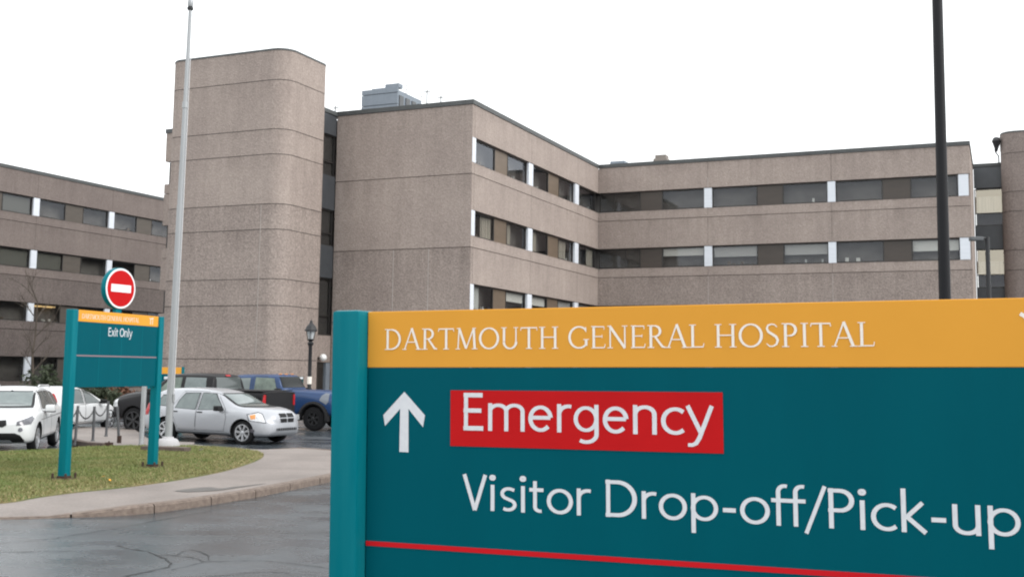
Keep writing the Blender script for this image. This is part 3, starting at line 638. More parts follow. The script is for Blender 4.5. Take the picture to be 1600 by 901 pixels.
SER = {
 'D': (.86, vstem(.17)+[([(.17, .965), (.34, .965)], .05), ([(.17, .03), (.34, .03)], .05), bowl(.34, .5, .40, .468, 90, -90)]),
 'A': (.82, [([(.08, 0), (.40, 1.0)], T_), ([(.40, 1.03), (.72, 0)], K_), ([(.19, .36), (.60, .36)], .045), serif(.08, 0, .10, True), serif(.73, 0, .13, True)]),
 'R': (.74, vstem(.17)+[([(.17, .965), (.32, .965)], .045), bowl(.32, .735, .21, .232, 90, -90), ([(.17, .50), (.32, .50)], .045), ([(.34, .49), (.62, .05), (.74, .02)], [.09, .1, .05])]),
 'T': (.74, [([(.37, 0), (.37, 1)], K_), serif(.37, 0, .13, True), ([(.03, .965), (.71, .965)], .055), ([(.05, .98), (.025, .84)], .04), ([(.69, .98), (.715, .84)], .04)]),
 'M': (1.02, [([(.14, 0), (.19, 1)], T_), ([(.19, 1), (.50, .04)], K_), ([(.83, 1), (.50, .02)], T_), ([(.83, 1), (.88, 0)], K_), serif(.14, 0, .10, True), serif(.88, 0, .13, True), serif(.17, 1, .08, False), serif(.86, 1, .08, False)]),
 'O': (.92, [bowl(.46, .5, .385, .475, 0, 360, 40)]),
 'U': (.84, [([(.17, 1), (.17, .35)], K_), bowl(.425, .33, .26, .31, 180, 360, 20), ([(.68, .33), (.68, 1)], T_), serif(.17, 1, .12, False), serif(.68, 1, .10, False)]),
 'H': (.88, vstem(.17)+vstem(.71)+[([(.17, .52), (.71, .52)], .05)]),
 'G': (.88, [bowl(.47, .5, .385, .475, 42, 318, 34), ([(.76, .40), (.76, .12)], K_), serif(.76, .42, .12, False), ([(.745, .96), (.755, .74)], .04)]),
 'E': (.66, vstem(.17, hw=.10)+[([(.17, .965), (.58, .965)], .05), ([(.17, .53), (.50, .53)], .045), ([(.17, .03), (.60, .03)], .05), ([(.585, .98), (.59, .83)], .036), ([(.60, .01), (.63, .19)], .036), ([(.51, .60), (.51, .46)], .032)]),
 'N': (.88, [([(.15, 0), (.15, 1)], T_), ([(.13, 1), (.73, .0)], K_), ([(.73, 1), (.73, 0)], T_), serif(.15, 0, .11, True), serif(.12, 1, .08, False), serif(.73, 1, .11, False)]),
 'L': (.62, vstem(.17)+[([(.17, .03), (.56, .03)], .05), ([(.56, .01), (.59, .19)], .036)]),
 'S': (.58, [([(.47, .85), (.38, .95), (.27, .97), (.15, .92), (.11, .79), (.16, .65), (.29, .55), (.43, .44), (.49, .29), (.44, .12), (.31, .03), (.19, .04), (.09, .15)], [.04, .05, .055, .07, .09, .10, .11, .11, .10, .08, .055, .05, .04])]),
 'P': (.64, vstem(.17)+[([(.17, .965), (.31, .965)], .045), bowl(.31, .72, .22, .247, 90, -90), ([(.20, .475), (.31, .475)], .045)]),
 'I': (.36, vstem(.18)), ' ': (.30, []),
}
def stroke(bm, pts, wd, fx, y, lay):
    if not isinstance(wd, (list, tuple)):
        pts = [p for i, p in enumerate(pts) if not i or math.hypot(p[0]-pts[i-1][0], p[1]-pts[i-1][1]) > .012]
    P = [Vector((p[0], p[1])) for p in pts]; n = len(P); ws = wd if isinstance(wd, (list, tuple)) else [wd]*n; closed = (P[0]-P[-1]).length < 1e-6; L = []
    for i in range(n):
        a = P[i-1] if i else (P[-2] if closed else P[0]); c = P[i+1] if i < n-1 else (P[1] if closed else P[-1])
        t = c-a; t.normalize(); nn = Vector((-t.y, t.x)); k = 1.
        if 0 < i < n-1:
            t1 = (P[i]-P[i-1]).normalized(); k = 1/max(.5, abs(t1.dot(t)))
        wi = ws[i]*((.80+.26*abs(t.y)) if n > 4 and not isinstance(wd, (list, tuple)) else 1.)      # thinner over the tops of bowls
        L.append((P[i]+nn*wi*.5*k, P[i]-nn*wi*.5*k))
    vs = [(bm.verts.new((*fx(p),)) , bm.verts.new((*fx(q),))) for p, q in L]
    for A, B in zip(vs, vs[1:]):
        try: bm.faces.new((A[0], A[1], B[1], B[0]))
        except ValueError: pass
def text(s, table, x0, x1, z, cap_h, y, name, m, parent, track=0., zslope=0., split=True):
    """line of lettering on the plane y (front is -y), fitted between x0 and x1"""
    total = 0; pos = []
    for ch in s: pos.append(total); total += table[ch][0]+track
    total -= track
    first = table[s[0]]; lead = min(p[0] for st in first[1] for p in st[0])-.05; last = table[s[-1]]; tail = last[0]-max(p[0] for st in last[1] for p in st[0])-.05
    sx = (x1-x0)/(total-lead-tail); b = MB(); k = 0
    for ch, px in zip(s, pos):
        for i, (pts, wd) in enumerate(table[ch][1]):
            k += 1; yy = y-.0004*(i+1)
            def fx(p, px=px, yy=yy): X_ = x0+(px+p[0]-lead)*sx; return (X_, yy, z+p[1]*cap_h+zslope*(X_-x0))
            st_ = sx/cap_h
            # widths are in cap units: compensate stretch
            stroke(b.bm, [(p[0]*st_, p[1]) for p in pts], wd, lambda p: fx((p[0]/st_, p[1])), yy, k)
        if split and ch != ' ': o = b.build('letter', m, parent); b = MB()
    if split: return o
    return b.build(name, m, parent, kind='stuff')

# ------------------------------------------------------------ big direction sign
yaw, til, rl = -.38498554, .00640354, .01155028
SR = Matrix.Rotation(yaw, 3, 'Z') @ Matrix.Rotation(til, 3, 'X') @ Matrix.Rotation(-rl, 3, 'Y')
HT = 2.40
org = Vector((-.7026, 5.5, 2.37787)) - SR @ Vector((0, 0, HT))
sign = thing('direction_sign', 'large teal hospital direction sign with yellow header in the foreground', 'sign', org, rot=SR)
def sz(t): return HT+t
MB().box(.004, 3.32, 0, .055, sz(-2.0), sz(-.272), .003).build('sign_panel', 'teal', sign)
MB().box(.002, 3.32, -.003, .058, sz(-.2715), sz(0), .004).build('header_panel', 'yellow', sign)
def post(x0, x1): return MB().box(x0, x1, -.085, .10, -.05, sz(.006), .022).build('post', 'teal_post', sign, smooth=True)
post(-.154, -.001); post(3.325, 3.50)
text('DARTMOUTH GENERAL HOSPITAL', SER, .092, 2.372, sz(-.186), .100, -.0045, 'lettering', 'letter_cream', sign, .015)
MB().box(.451, 1.737, -.004, -.0008, sz(-.637), sz(-.378), 0).build('red_plaque', 'sign_red', sign)
text('Emergency', SANS, .509, 1.70, sz(-.563), .174, -.0046, 'lettering', 'letter', sign)
text('Visitor Drop-off/Pick-up', SANS, .513, 2.885, sz(-.927), .162, -.0012, 'lettering', 'letter', sign)
MB().box(.006, 3.318, -.0035, -.0005, sz(-1.120), sz(-1.098)).build('red_rule', 'line_red', sign)
b = MB(); ar = [(.205, -.387), (.316, -.497), (.306, -.553), (.228, -.468), (.230, -.673), (.181, -.672), (.183, -.468), (.102, -.551), (.092, -.499)]
b.poly([(x, -.0015, sz(z)) for x, z in ar]); b.build('arrow', 'letter', sign)
def emblem(parent, x, z, s, y, m='letter_cream'):
    b = MB(); fx = lambda p: (x+p[0]*s, y, z+p[1]*s)
    for pts in ([(0, .95), (.12, .88), (.22, .70), (.24, .45), (.24, .05)], [(.24, .62), (.34, .86), (.48, .96)], [(.5, .80), (.68, .92), (.95, .96)], [(.78, .93), (.74, .55), (.70, .05)]):
        stroke(b.bm, pts, .11, fx, y, 0)
    return b.build('emblem', m, parent)
emblem(sign, 2.915, sz(-.20), .145, -.0045)

# ------------------------------------------------------------ exit sign
pa, pb = Vector((-7.68, 19.64)), Vector((-6.96, 22.18)); L = (pb-pa).length; ey = math.atan2(pb.y-pa.y, pb.x-pa.x)
ex = thing('exit_sign', 'teal exit only sign on two posts standing in the grass', 'sign', (pa.x, pa.y, .12), ey)
for x in (0, L):
    MB().box(x-.075, x+.075, -.075, .075, 0, 2.95, .012).build('post', 'teal_post', ex, smooth=True)
    f = MB().box(x-.17, x+.17, -.17, .17, .01, .035).build('base_plate', 'rust', ex)
    for dx in (-.13, .13):
        for dy in (-.13, .13): MB().lathe([(.022, .03), (.022, .12), (.012, .13)], 8, 'Z', (x+dx, dy, 0)).build('anchor_bolt', 'rust', f)
    MB().prism([(x-.085, -.082), (x+.085, -.082), (x+.085, .082), (x-.085, .082)], .03, .08).build('post_shoe', 'rust' , f)
MB().box(.08, L-.08, -.04, .04, 1.59, 2.745, .003).build('sign_panel', 'teal', ex); MB().box(.08, L-.08, -.043, .043, 2.747, 2.95, .004).build('header_panel', 'yellow', ex)
for x in (.75, 1.4, 2.05): MB().box(x-.004, x+.004, -.0415, -.0395, 1.6, 2.74).build('panel_seam', 'teal_post', ex)
text('DARTMOUTH GENERAL HOSPITAL', SER, .20, 1.92, 2.80, .085, -.0445, 'lettering', 'letter_cream', ex, .015, 0., False)
emblem(ex, 2.26, 2.775, .14, -.0445)
text('Exit Only', SANS, .98, 1.72, 2.515, .155, -.0415, 'lettering', 'letter', ex)
MB().box(.09, L-.09, -.0435, -.0405, 2.135, 2.16).build('dull_rule', 'line_dull', ex)
# round no-entry sign above it
dz0 = Vector((pa.x+pb.x, pa.y+pb.y))/2
ne = thing('no_entry_sign', 'round red no entry sign with white bar above the exit sign', 'sign', (dz0.x-.02, dz0.y, 3.075), ey-R(9))
MB().lathe([(.375, 0), (.385, .012), (.385, .10), (.375, .115)], 48, 'Y', (0, -.05, .455)).build('casing', 'teal_post', ne, smooth=True)
MB().lathe([(.374, 0), (.374, .004)], 48, 'Y', (0, -.0555, .455)).build('border', 'sign_white', ne)
MB().lathe([(.338, 0), (.338, .004)], 48, 'Y', (0, -.061, .455)).build('disc', 'sign_red', ne)
MB().box(-.25, .25, -.066, -.0612, .385, .525).build('bar', 'sign_white', ne)
MB().box(-.07, .07, -.03, .05, -.01, .09).build('bracket', 'teal_post', ne)

# ------------------------------------------------------------ flagpole, mast, lamps, posts
t = thing('flagpole', 'tall tapered aluminium flagpole with white cap standing on the lawn', 'flagpole', (-8.42, 27.98, .12), R(20))
t.rotation_euler = (0, R(.45), R(0))
MB().tube([(0, 0, .05), (0, 0, 3.5), (0, 0, 6.0)], [.092, .088, .082], 20).build('lower_pole', 'pole_alu', t, smooth=True)
MB().tube([(0, 0, 6.0), (0, 0, 8.55)], [.074, .062], 20).build('upper_pole', 'pole_alu', t, smooth=True)
MB().tube([(0, 0, 8.50), (0, 0, 8.66)], [.078, .076], 20).build('pole_collar', 'steel', t); MB().tube([(0, 0, 8.6), (0, 0, 11.1)], [.056, .042], 16).build('top_pole', 'pole_alu', t, smooth=True)
MB().lathe([(.05, 11.05), (.075, 11.07), (.08, 11.13), (.05, 11.15)], 16).build('truck', 'iron', t); MB().lathe([(.06, 11.15), (.075, 11.2), (.075, 11.3), (.05, 11.35), (.01, 11.37)], 16).build('finial', 'steel', t, smooth=True)
MB().tube([(.10, -.06, 1.25), (.10, -.05, 5), (.075, -.03, 10.95)], .006, 5).build('halyard', 'sign_white', t); MB().box(.085, .12, -.075, -.035, 1.12, 1.30).build('cleat', 'steel', t)
b = MB(); b.lathe([(.30, -.03), (.29, .1), (.25, .17), (.22, .2), (.15, .215), (.13, .25), (.09, .26)], 9); b.build('footing', 'concrete', t, smooth=True)
t = tag(MB().prism([(-8.62, 26.55), (-7.5, 26.18), (-7.42, 26.45), (-8.55, 26.85)], .1, .235).build('edging_block', 'brownblock'), 'brown stained block lying on the grass in front of the flagpole', 'block')
t = thing('lamp_mast', 'tall black lamp pole rising behind the big sign', 'lamp post', (8.52, 22, 0))
MB().tube([(0, 0, 0), (0, 0, 6), (-.0, 0, 11.2)], [.122, .108, .10], 20).build('pole', 'black_paint', t, smooth=True)
MB().box(-.16, .16, -.16, .16, .0, .03).build('base_plate', 'black_paint', t); MB().tube([(0, 0, 11.1), (-.6, -.2, 11.35)], .04, 8).build('arm', 'black_paint', t)
MB().box(-1.15, -.5, -.36, -.04, 11.3, 11.45, .03).build('lantern', 'black_paint', t)
t = thing('wall_wash_lamp', 'slim black lamp post with one short arm before the right link bay', 'lamp post', (19.2, 45, 0))
MB().tube([(0, 0, 0), (0, 0, 7.72)], [.10, .085], 10).build('pole', 'iron', t); MB().tube([(0, 0, 7.68), (-.25, -.05, 7.66)], .04, 8).build('arm', 'iron', t)
MB().box(-.72, -.22, -.2, .1, 7.56, 7.72, .03).build('lantern', 'hvac_d', t)
t = thing('heritage_lamp', 'black heritage lantern lamp post in front of the stair tower', 'lamp post', (-8.28, 46.5, 0))
MB().lathe([(.16, 0), (.16, .3), (.11, .4), (.09, 1.0), (.08, 1.05), (.075, 3.0), (.09, 3.02), (.14, 3.12), (.07, 3.2), (.16, 3.28), (.06, 3.32)], 14).build('pole', 'iron', t, smooth=True)
MB().lathe([(.095, 1.45), (.095, 1.75)], 14).build('cream_band', 'letter_cream', t)
MB().lathe([(.10, 3.3), (.17, 3.62)], 6).build('lantern_glass', 'lamp_glass', t)
MB().lathe([(.26, 3.62), (.26, 3.67), (.18, 3.83), (.07, 3.95), (.05, 4.05), (.01, 4.08)], 14).build('lantern_cap', 'iron', t)
for a in range(4): MB().tube([(.13*math.cos(a*PI/2), .13*math.sin(a*PI/2), 3.3), (.185*math.cos(a*PI/2), .185*math.sin(a*PI/2), 3.63)], .014, 6).build('lantern_bar', 'iron', t)
t = thing('sign_pole', 'plain grey steel pole on the path behind the exit sign', 'pole', (-9.36, 28.85, .12))
MB().tube([(0, 0, 0), (.02, 0, 2.35)], .062, 12).build('pole', 'steel', t, smooth=True); MB().lathe([(.075, 2.33), (.075, 2.37), (.02, 2.40)], 12, 'Z', (.02, 0, 0)).build('pole_cap', 'steel', t)
# chain posts along the path
cp = [(-12.1, 30.6, .85, .02, 'leftmost grey chain post partly behind the white car', 'post_grey'), (-10.93, 28.55, .98, .03, 'grey chain post just right of the near exit sign leg', 'post_grey'), (-10.98, 29.9, .92, 0, 'grey chain post in front of the white hatchback door', 'post_grey'),
      (-11.35, 31.9, 1.0, .02, 'grey chain post before the bonnet of the white hatchback', 'post_grey'), (-10.08, 29.3, .95, -.09, 'leaning chain post with a rusty foot near the black truck', 'post_grey')]
tops = []
for x, y, h, lean, lab, mm in cp:
    t = thing('chain_post', lab, 'post', (x, y, .1), 0, 'posts of the chain fence'); MB().tube([(0, 0, 0), (lean, 0, h)], .035, 10).build('pole', mm, t, smooth=True)
    MB().lathe([(.055, -.01), (.055, .03), (.045, .05)], 10).build('foot', 'post_grey' if lean >= 0 else 'rust', t)
    if lean < 0: MB().box(-.045, .045, -.04, .04, .03, .2).build('rusty_sleeve', 'rust', t)
    tops.append(Vector((x+lean*.9, y, .1+h-.06)))
for i, (a, c, lab) in enumerate(((0, 1, 'chain hanging between the leftmost posts'), (1, 2, 'chain sagging in front of the white hatchback door'), (2, 3, 'chain sagging in front of the white hatchback wing'))):
    A, B = tops[a], tops[c]; b = MB(); n = 22
    P = [A.lerp(B, k/n)-Vector((0, 0, .26*(1-(2*k/n-1)**2))) for k in range(n+1)]
    for k in range(n):                                              # links, alternately turned
        d = (P[k+1]-P[k]); m_ = (P[k]+P[k+1])/2; up = Vector((0, 0, 1)) if k % 2 else d.cross(Vector((0, 0, 1))).normalized(); e = d*.62; q = up*.018
        loop = [m_-e+q*.4, m_-e*.6+q, m_+e*.6+q, m_+e+q*.4, m_+e-q*.4, m_+e*.6-q, m_-e*.6-q, m_-e-q*.4, m_-e+q*.4]; b.tube(loop, .006, 5, False)
    tag(b.build('chain', 'iron'), lab, 'chain', 'chains between the posts')
t = thing('foot_block', 'small rusty block on the grass by the leaning post', 'block', (-9.9, 28.05, .12)); MB().box(-.09, .09, -.06, .06, 0, .09, .01).build('block', 'rust', t); MB().tube([(0, 0, .08), (0, 0, .12)], .02, 8).build('stud', 'rust', t)
# small sign board beyond the trucks, small parking sign on the tower
t = thing('map_sign', 'small teal and yellow hospital sign behind the dark truck', 'sign', (-14.05, 44, 0))
MB().box(0, 1.22, 0, .08, .6, 1.8).build('sign_panel', 'teal', t); MB().box(0, 1.22, -.004, .084, 1.81, 2.06).build('header_panel', 'yellow', t)
for x in (-.08, 1.22): MB().box(x, x+.08, -.02, .1, 0, 2.08).build('post', 'teal_post', t)
for i in range(5): MB().box(.55+.03*i, 1.05-.05*i, -.012, -.002, 1.60-.2*i, 1.70-.2*i).build('text_bar', 'letter', t)
t = thing('parking_sign', 'small green parking sign with pale symbol at the tower foot', 'sign', (-8.62, 45.8, 0))
MB().tube([(0, .05, 0), (0, .05, 1.3)], .03, 8).build('pole', 'steel', t); MB().box(-.22, .22, -.01, .02, 1.28, 1.75, .004).build('plate', mat('dark_green_plate', (.01, .06, .06), .4), t)
MB().box(-.2, .2, -.016, -.0105, 1.66, 1.73).build('top_strip', 'sign_white', t); MB().lathe([(.1, 0), (.12, .003)], 14, 'Y', (0, -.016, 1.5)).build('symbol', 'blue_panel', t)

# ------------------------------------------------------------ vehicles
def interp(tab, x):
    xs = [p[0] for p in tab]; return float(np.interp(x, xs, [p[1] for p in tab]))
def car_body(root, spec):
    """closed loft along x (front is +x); returns the body object and a BVH of it"""
    st = spec['stations']; b = MB(); rings = []
    for x in st:
        w = interp(spec['plan'], x); z0 = interp(spec['bottom'], x); zt = interp(spec['top'], x); zb = min(interp(spec['belt'], x), zt-.03); tw = interp(spec['roofw'], x)
        wt = min(w-.03, tw); H = zb-z0
        half = [(0, z0), (w*.80, z0), (w-.035, z0+.05*H+.01), (w-.005, z0+.22*H), (w, z0+.52*H), (w-.008, z0+.82*H), (w-.03, zb), (w-.05-(w-.05-wt)*.05, zb+.02*(zt-zb)),
                (wt+(w-.05-wt)*.42, zb+(zt-zb)*.55), (wt, zt-min(.07, .35*(zt-zb))), (wt-.09, zt-.008), (wt*.5, zt+.012), (0, zt+.018)]
        ring = [b.bm.verts.new((x, y, z)) for y, z in half]+[b.bm.verts.new((x, -y, z)) for y, z in half[-2:0:-1]]
        rings.append(ring)
    n = len(rings[0])
    for A, B in zip(rings, rings[1:]):
        for k in range(n): b.bm.faces.new((A[k], A[(k+1)%n], B[(k+1)%n], B[k]))
    b.bm.faces.new(rings[0][::-1]); b.bm.faces.new(rings[-1])
    o = b.build('body', spec['paint'], root, smooth='all'); o.data.materials.append(M['arch'])
    md = o.modifiers.new('s', 'SUBSURF'); md.levels = md.render_levels = 1
    cut = MB()
    for wx in spec['wheels']:
        for sd in (-1, 1):
            cut.lathe([(spec['wr']+.05, -.20), (spec['wr']+.05, .25)], 28, 'Y', (wx, sd*(spec['halfw']), spec['wr']+.01))
    c = cut.build('tmp', 'arch'); c.matrix_world = Matrix.Identity(4); rootm = root.matrix_world.copy()
    bpy.context.view_layer.update(); c.parent = root
    bo = o.modifiers.new('b', 'BOOLEAN'); bo.operation = 'DIFFERENCE'; bo.object = c; bo.solver = 'EXACT'
    try: bo.material_mode = 'TRANSFER'
    except Exception: pass
    dg = bpy.context.evaluated_depsgraph_get(); dg.update()
    # surface without the wheel cuts for projecting fittings
    bo.show_viewport = False; dg.update(); e = o.evaluated_get(dg); me0 = bpy.data.meshes.new_from_object(e)
    bv = BVHTree.FromPolygons([v.co.copy() for v in me0.vertices], [list(p.vertices) for p in me0.polygons])
    bo.show_viewport = True; dg.update(); me = bpy.data.meshes.new_from_object(o.evaluated_get(dg)); me.name = 'body'
    o.modifiers.clear(); o.data = me
    for p in me.polygons: p.use_smooth = True
    try: me.set_sharp_from_angle(angle=R(38))
    except Exception: pass
    bpy.data.objects.remove(c); bpy.data.meshes.remove(me0)
    return o, bv
def patch(bv, poly, yaw, off, name, m, parent, step=.06, bevel=True):
    """convex polygon (a, z) seen from direction yaw (0 front, 90 left, -90 right, 180 rear), laid on the body.
    For the sides a = x; otherwise a runs across, +y side positive"""
    D = Vector((math.cos(R(yaw)), math.sin(R(yaw)), 0))
    if abs(abs(yaw)-90) < 1: T = Vector((1, 0, 0))
    else: T = Vector((-math.sin(R(yaw)), math.cos(R(yaw)), 0)); T = T if abs(yaw) < 90 else -T
    bm = bmesh.new(); a0, a1 = min(p[0] for p in poly), max(p[0] for p in poly); z0, z1 = min(p[1] for p in poly), max(p[1] for p in poly)
    nx, nz = max(2, int((a1-a0)/step)+1), max(2, int((z1-z0)/step)+1)
    V = [[bm.verts.new((a0+(a1-a0)*i/nx, 0, z0+(z1-z0)*j/nz)) for j in range(nz+1)] for i in range(nx+1)]
    for i in range(nx):
        for j in range(nz): bm.faces.new((V[i][j], V[i+1][j], V[i+1][j+1], V[i][j+1]))
    ar = sum(poly[i][0]*poly[(i+1)%len(poly)][1]-poly[(i+1)%len(poly)][0]*poly[i][1] for i in range(len(poly)))
    P = poly if ar > 0 else poly[::-1]
    for i in range(len(P)):
        (xa, za), (xb, zb) = P[i], P[(i+1)%len(P)]; nrm = Vector((zb-za, 0, -(xb-xa)))
        if nrm.length < 1e-9: continue
        bmesh.ops.bisect_plane(bm, geom=bm.verts[:]+bm.edges[:]+bm.faces[:], plane_co=(xa, 0, za), plane_no=nrm, clear_outer=True)
    bad = []
    for v in bm.verts:
        o = T*v.co.x+Vector((0, 0, v.co.z))+D*6; h = bv.ray_cast(o, -D)
        if h[0] is None: bad.append(v)
        else: v.co = h[0]+D*off+Vector((0, 0, .3*off))*(1 if h[1].z > .5 else 0)
    bmesh.ops.delete(bm, geom=bad, context='VERTS')
    me = bpy.data.meshes.new(name); bmesh.ops.recalc_face_normals(bm, faces=bm.faces); bm.to_mesh(me); bm.free()
    me.materials.append(M[m] if isinstance(m, str) else m)
    for p in me.polygons: p.use_smooth = True
    ob = bpy.data.objects.new(name, me); COL.objects.link(ob); ob.parent = parent; return ob
def grow(poly, d):
    cx = sum(p[0] for p in poly)/len(poly); cz = sum(p[1] for p in poly)/len(poly); out = []
    for x, z in poly:
        dx, dz_ = x-cx, z-cz; l = math.hypot(dx, dz_); out.append((x+dx/l*d*1.2, z+dz_/l*d*1.2))
    return out
def wheel(root, x, side, hw, r, rimm, spokes, wd=.2, rim_r=.72):
    y = side*(hw-.03); sgn = side
    b = MB(); prof = [(r*rim_r, -wd*.5), (r*.88, -wd*.5), (r*.97, -wd*.42), (r, -wd*.25), (r, wd*.25), (r*.97, wd*.42), (r*.88, wd*.5), (r*rim_r, wd*.46), (r*rim_r*.97, wd*.2)]
    b.lathe([(p[0], p[1]*sgn) for p in prof], 32, 'Y', (x, y-sgn*wd*.5, r), False); wh = b.build('wheel', 'tyre', root, smooth=True)
    b = MB(); yy = y+sgn*.0
    o = -sgn*.02
    b.lathe([(r*rim_r*.995, 0), (r*rim_r*.995, sgn*.012), (r*rim_r*.88, sgn*.012), (r*rim_r*.86, -sgn*.03)], 32, 'Y', (x, y-sgn*.012, r), False)
    for k in range(spokes):
        a = 2*PI*k/spokes+.3; ca, sa = math.cos(a), math.sin(a); hw_ = r*.085; R1 = r*rim_r*.93; pts = []
        for rr_, ww in ((r*.08, hw_*.8), (R1, hw_*1.25)):
            for sg in (-1, 1): pts.append((x+rr_*ca-sg*ww*sa, r+rr_*sa+sg*ww*ca))
        q = [pts[0], pts[2], pts[3], pts[1]]
        v0 = [b.bm.verts.new((p[0], y-sgn*.004+(-sgn*.01 if i in (0, 3) else 0), p[1])) for i, p in enumerate(q)]; v1 = [b.bm.verts.new((p[0], y-sgn*.06, p[1])) for p in q]
        b.bm.faces.new(v0); b.bm.faces.new(v1[::-1])
        for i in range(4): b.bm.faces.new((v0[i], v0[(i+1)%4], v1[(i+1)%4], v1[i]))
    b.lathe([(r*.15, -.03*sgn), (r*.15, .004*sgn), (r*.09, .012*sgn)], 14, 'Y', (x, y-sgn*.012, r))
    b.build('rim', rimm, wh)
    MB().lathe([(r*rim_r*.98, 0), (r*rim_r*.98, .01)], 24, 'Y', (x, y-sgn*.085, r)).build('wheel_backing', 'arch', wh)
    return wh
def mirror(root, x, side, y, z, m, s=1.):
    b = MB(); b.box(x-.10*s, x+.08*s, side*y-.10*s, side*y+.10*s, z-.07*s, z+.08*s, .035*s); b.box(x+.0, x+.06, min(side*(y-.2), side*(y-.05)), max(side*(y-.2), side*(y-.05)), z-.05, z-.01)
    return b.build('wing_mirror', m, root, smooth=True)
def lin(a, b, n): return [a+(b-a)*i/n for i in range(n+1)]

def place_car(name, label, wheel_xy, heading, wheel_local, cat='car'):
    """put the local wheel contact point at a world ground point"""
    h = R(heading); c, s_ = math.cos(h), math.sin(h); lx, ly = wheel_local
    return thing(name, label, cat, (wheel_xy[0]-(lx*c-ly*s_), wheel_xy[1]-(lx*s_+ly*c), 0.002), h)

# silver five-door hatchback; front wheel axle at x=1.35, rear at -1.285
hw = .86
t = place_car('parked_car', 'silver five door hatchback parked nose right behind the lawn', (-7.30, 31.0), -25, (1.32, -hw+.1)); t.scale = (1.02, 1, .96)
spec = dict(paint='silver', halfw=hw, wheels=(1.32, -1.315), wr=.335,
    stations=[-2.22, -2.19, -2.10, -1.95, -1.75, -1.5, -1.2, -.9, -.6, -.3, 0, .3, .5, .7, .85, 1.0, 1.2, 1.4, 1.6, 1.8, 1.95, 2.07, 2.15, 2.19],
    plan=[(-2.22, .60), (-2.19, .72), (-2.10, .79), (-1.95, .83), (-1.5, .865), (1.3, .87), (1.7, .85), (1.95, .79), (2.07, .70), (2.15, .58), (2.19, .46)],
    bottom=[(-2.22, .45), (-2.10, .30), (-1.7, .24), (1.7, .21), (2.07, .24), (2.19, .40)],
    top=[(-2.22, .72), (-2.19, 1.04), (-2.10, 1.22), (-1.95, 1.37), (-1.75, 1.48), (-1.5, 1.525), (-.9, 1.555), (-.3, 1.55), (0, 1.515), (.3, 1.46), (.5, 1.39), (.7, 1.28), (.85, 1.19), (1.0, 1.105), (1.2, 1.07), (1.6, 1.04), (1.8, 1.01), (1.95, .975), (2.07, .92), (2.15, .83), (2.19, .75)],
    belt=[(-2.22, .9), (-1.6, .99), (-.5, .955), (.8, .93), (1.2, .95), (1.6, .88), (2.19, .6)],
    roofw=[(-2.22, .62), (-1.9, .60), (-.9, .62), (.3, .63), (.7, .66), (1.0, .74), (1.3, .76), (2.19, .5)])
body, bv = car_body(t, spec)
for sd in (-90, 90):
    s_ = 'L' if sd > 0 else 'R'
    fd = [(.72, .36), (.78, .75), (.72, .97), (.30, 1.44), (-.22, 1.47), (-.24, .36)]; rd = [(-.27, .36), (-.25, 1.47), (-.85, 1.455), (-1.12, 1.0), (-1.12, .72), (-.92, .5), (-.86, .36)]
    for nm, pl in (('door', fd), ('door', rd)):
        patch(bv, grow(pl, .011), sd, .0025, 'door_gap', 'gap', body); d = patch(bv, pl, sd, .005, nm, 'silver', t)
        sgn = 1 if sd > 0 else -1; hx = -.12 if pl is fd else -.98
        MB().box(hx-.09, hx+.09, sgn*.853-.016, sgn*.853+.016, .86, .895, .01).build('handle', 'trim', d)
    for pl in ([(.66, .965), (.245, 1.40), (-.17, 1.425), (-.19, .955)], [(-.30, .955), (-.285, 1.425), (-.78, 1.40), (-.93, 1.19), (-1.0, .99)], [(-1.20, 1.03), (-1.12, 1.13), (-1.32, 1.345), (-1.56, 1.33), (-1.68, 1.13), (-1.62, 1.05)]):
        patch(bv, grow(pl, .022), sd, .0075, 'window_trim', 'trim', t); patch(bv, pl, sd, .0105, 'side_window', 'cglass_lit', t)
    patch(bv, [(-.86, .40), (.70, .40), (.70, .44), (-.86, .44)], sd, .016, 'sill_strip', 'silver', t); patch(bv, [(-.95, .235), (.9, .22), (.9, .30), (-.95, .31)], sd, .006, 'rocker', 'trim', t)
    mirror(t, .60, 1 if sd > 0 else -1, .96, 1.0, 'trim')
    yf = 38 if sd > 0 else -38; sg = 1 if sd > 0 else -1
    patch(bv, [(sg*(-.69), .61), (sg*(-.62), .885), (sg*(-.52), .93), (sg*(-.23), .865), (sg*(-.27), .67)], yf, .004, 'lamp_gasket', 'lamp_dk', t)
    patch(bv, [(sg*(-.66), .64), (sg*(-.60), .86), (sg*(-.52), .90), (sg*(-.26), .84), (sg*(-.30), .69)], yf, .008, 'headlight', 'lamp', t)
    patch(bv, [(sg*(-.42), .735), (sg*(-.44), .86), (sg*(-.30), .835), (sg*(-.32), .72)], yf, .013, 'indicator', 'amber', t)
    yr = 140 if sd > 0 else -140
    patch(bv, [(-1.62, .82), (-1.50, 1.10), (-1.64, 1.20), (-1.9, 1.0), (-1.84, .78)] if 0 else [(-2.13, .74), (-1.96, .76), (-1.90, 1.06), (-2.02, 1.12), (-2.1, 1.08)], sd, .012, 'tail_lamp', 'tail', t)
patch(bv, [(-.60, 1.07), (-.53, 1.40), (.53, 1.40), (.60, 1.07)], 0, .010, 'windscreen', 'cglass_lit', t); patch(bv, [(-.68, 1.045), (-.57, 1.43), (.57, 1.43), (.68, 1.045)], 0, .006, 'screen_trim', 'trim', t)
patch(bv, [(-.5, 1.12), (-.45, 1.36), (.45, 1.36), (.5, 1.12)], 180, .01, 'rear_window', 'cglass', t)
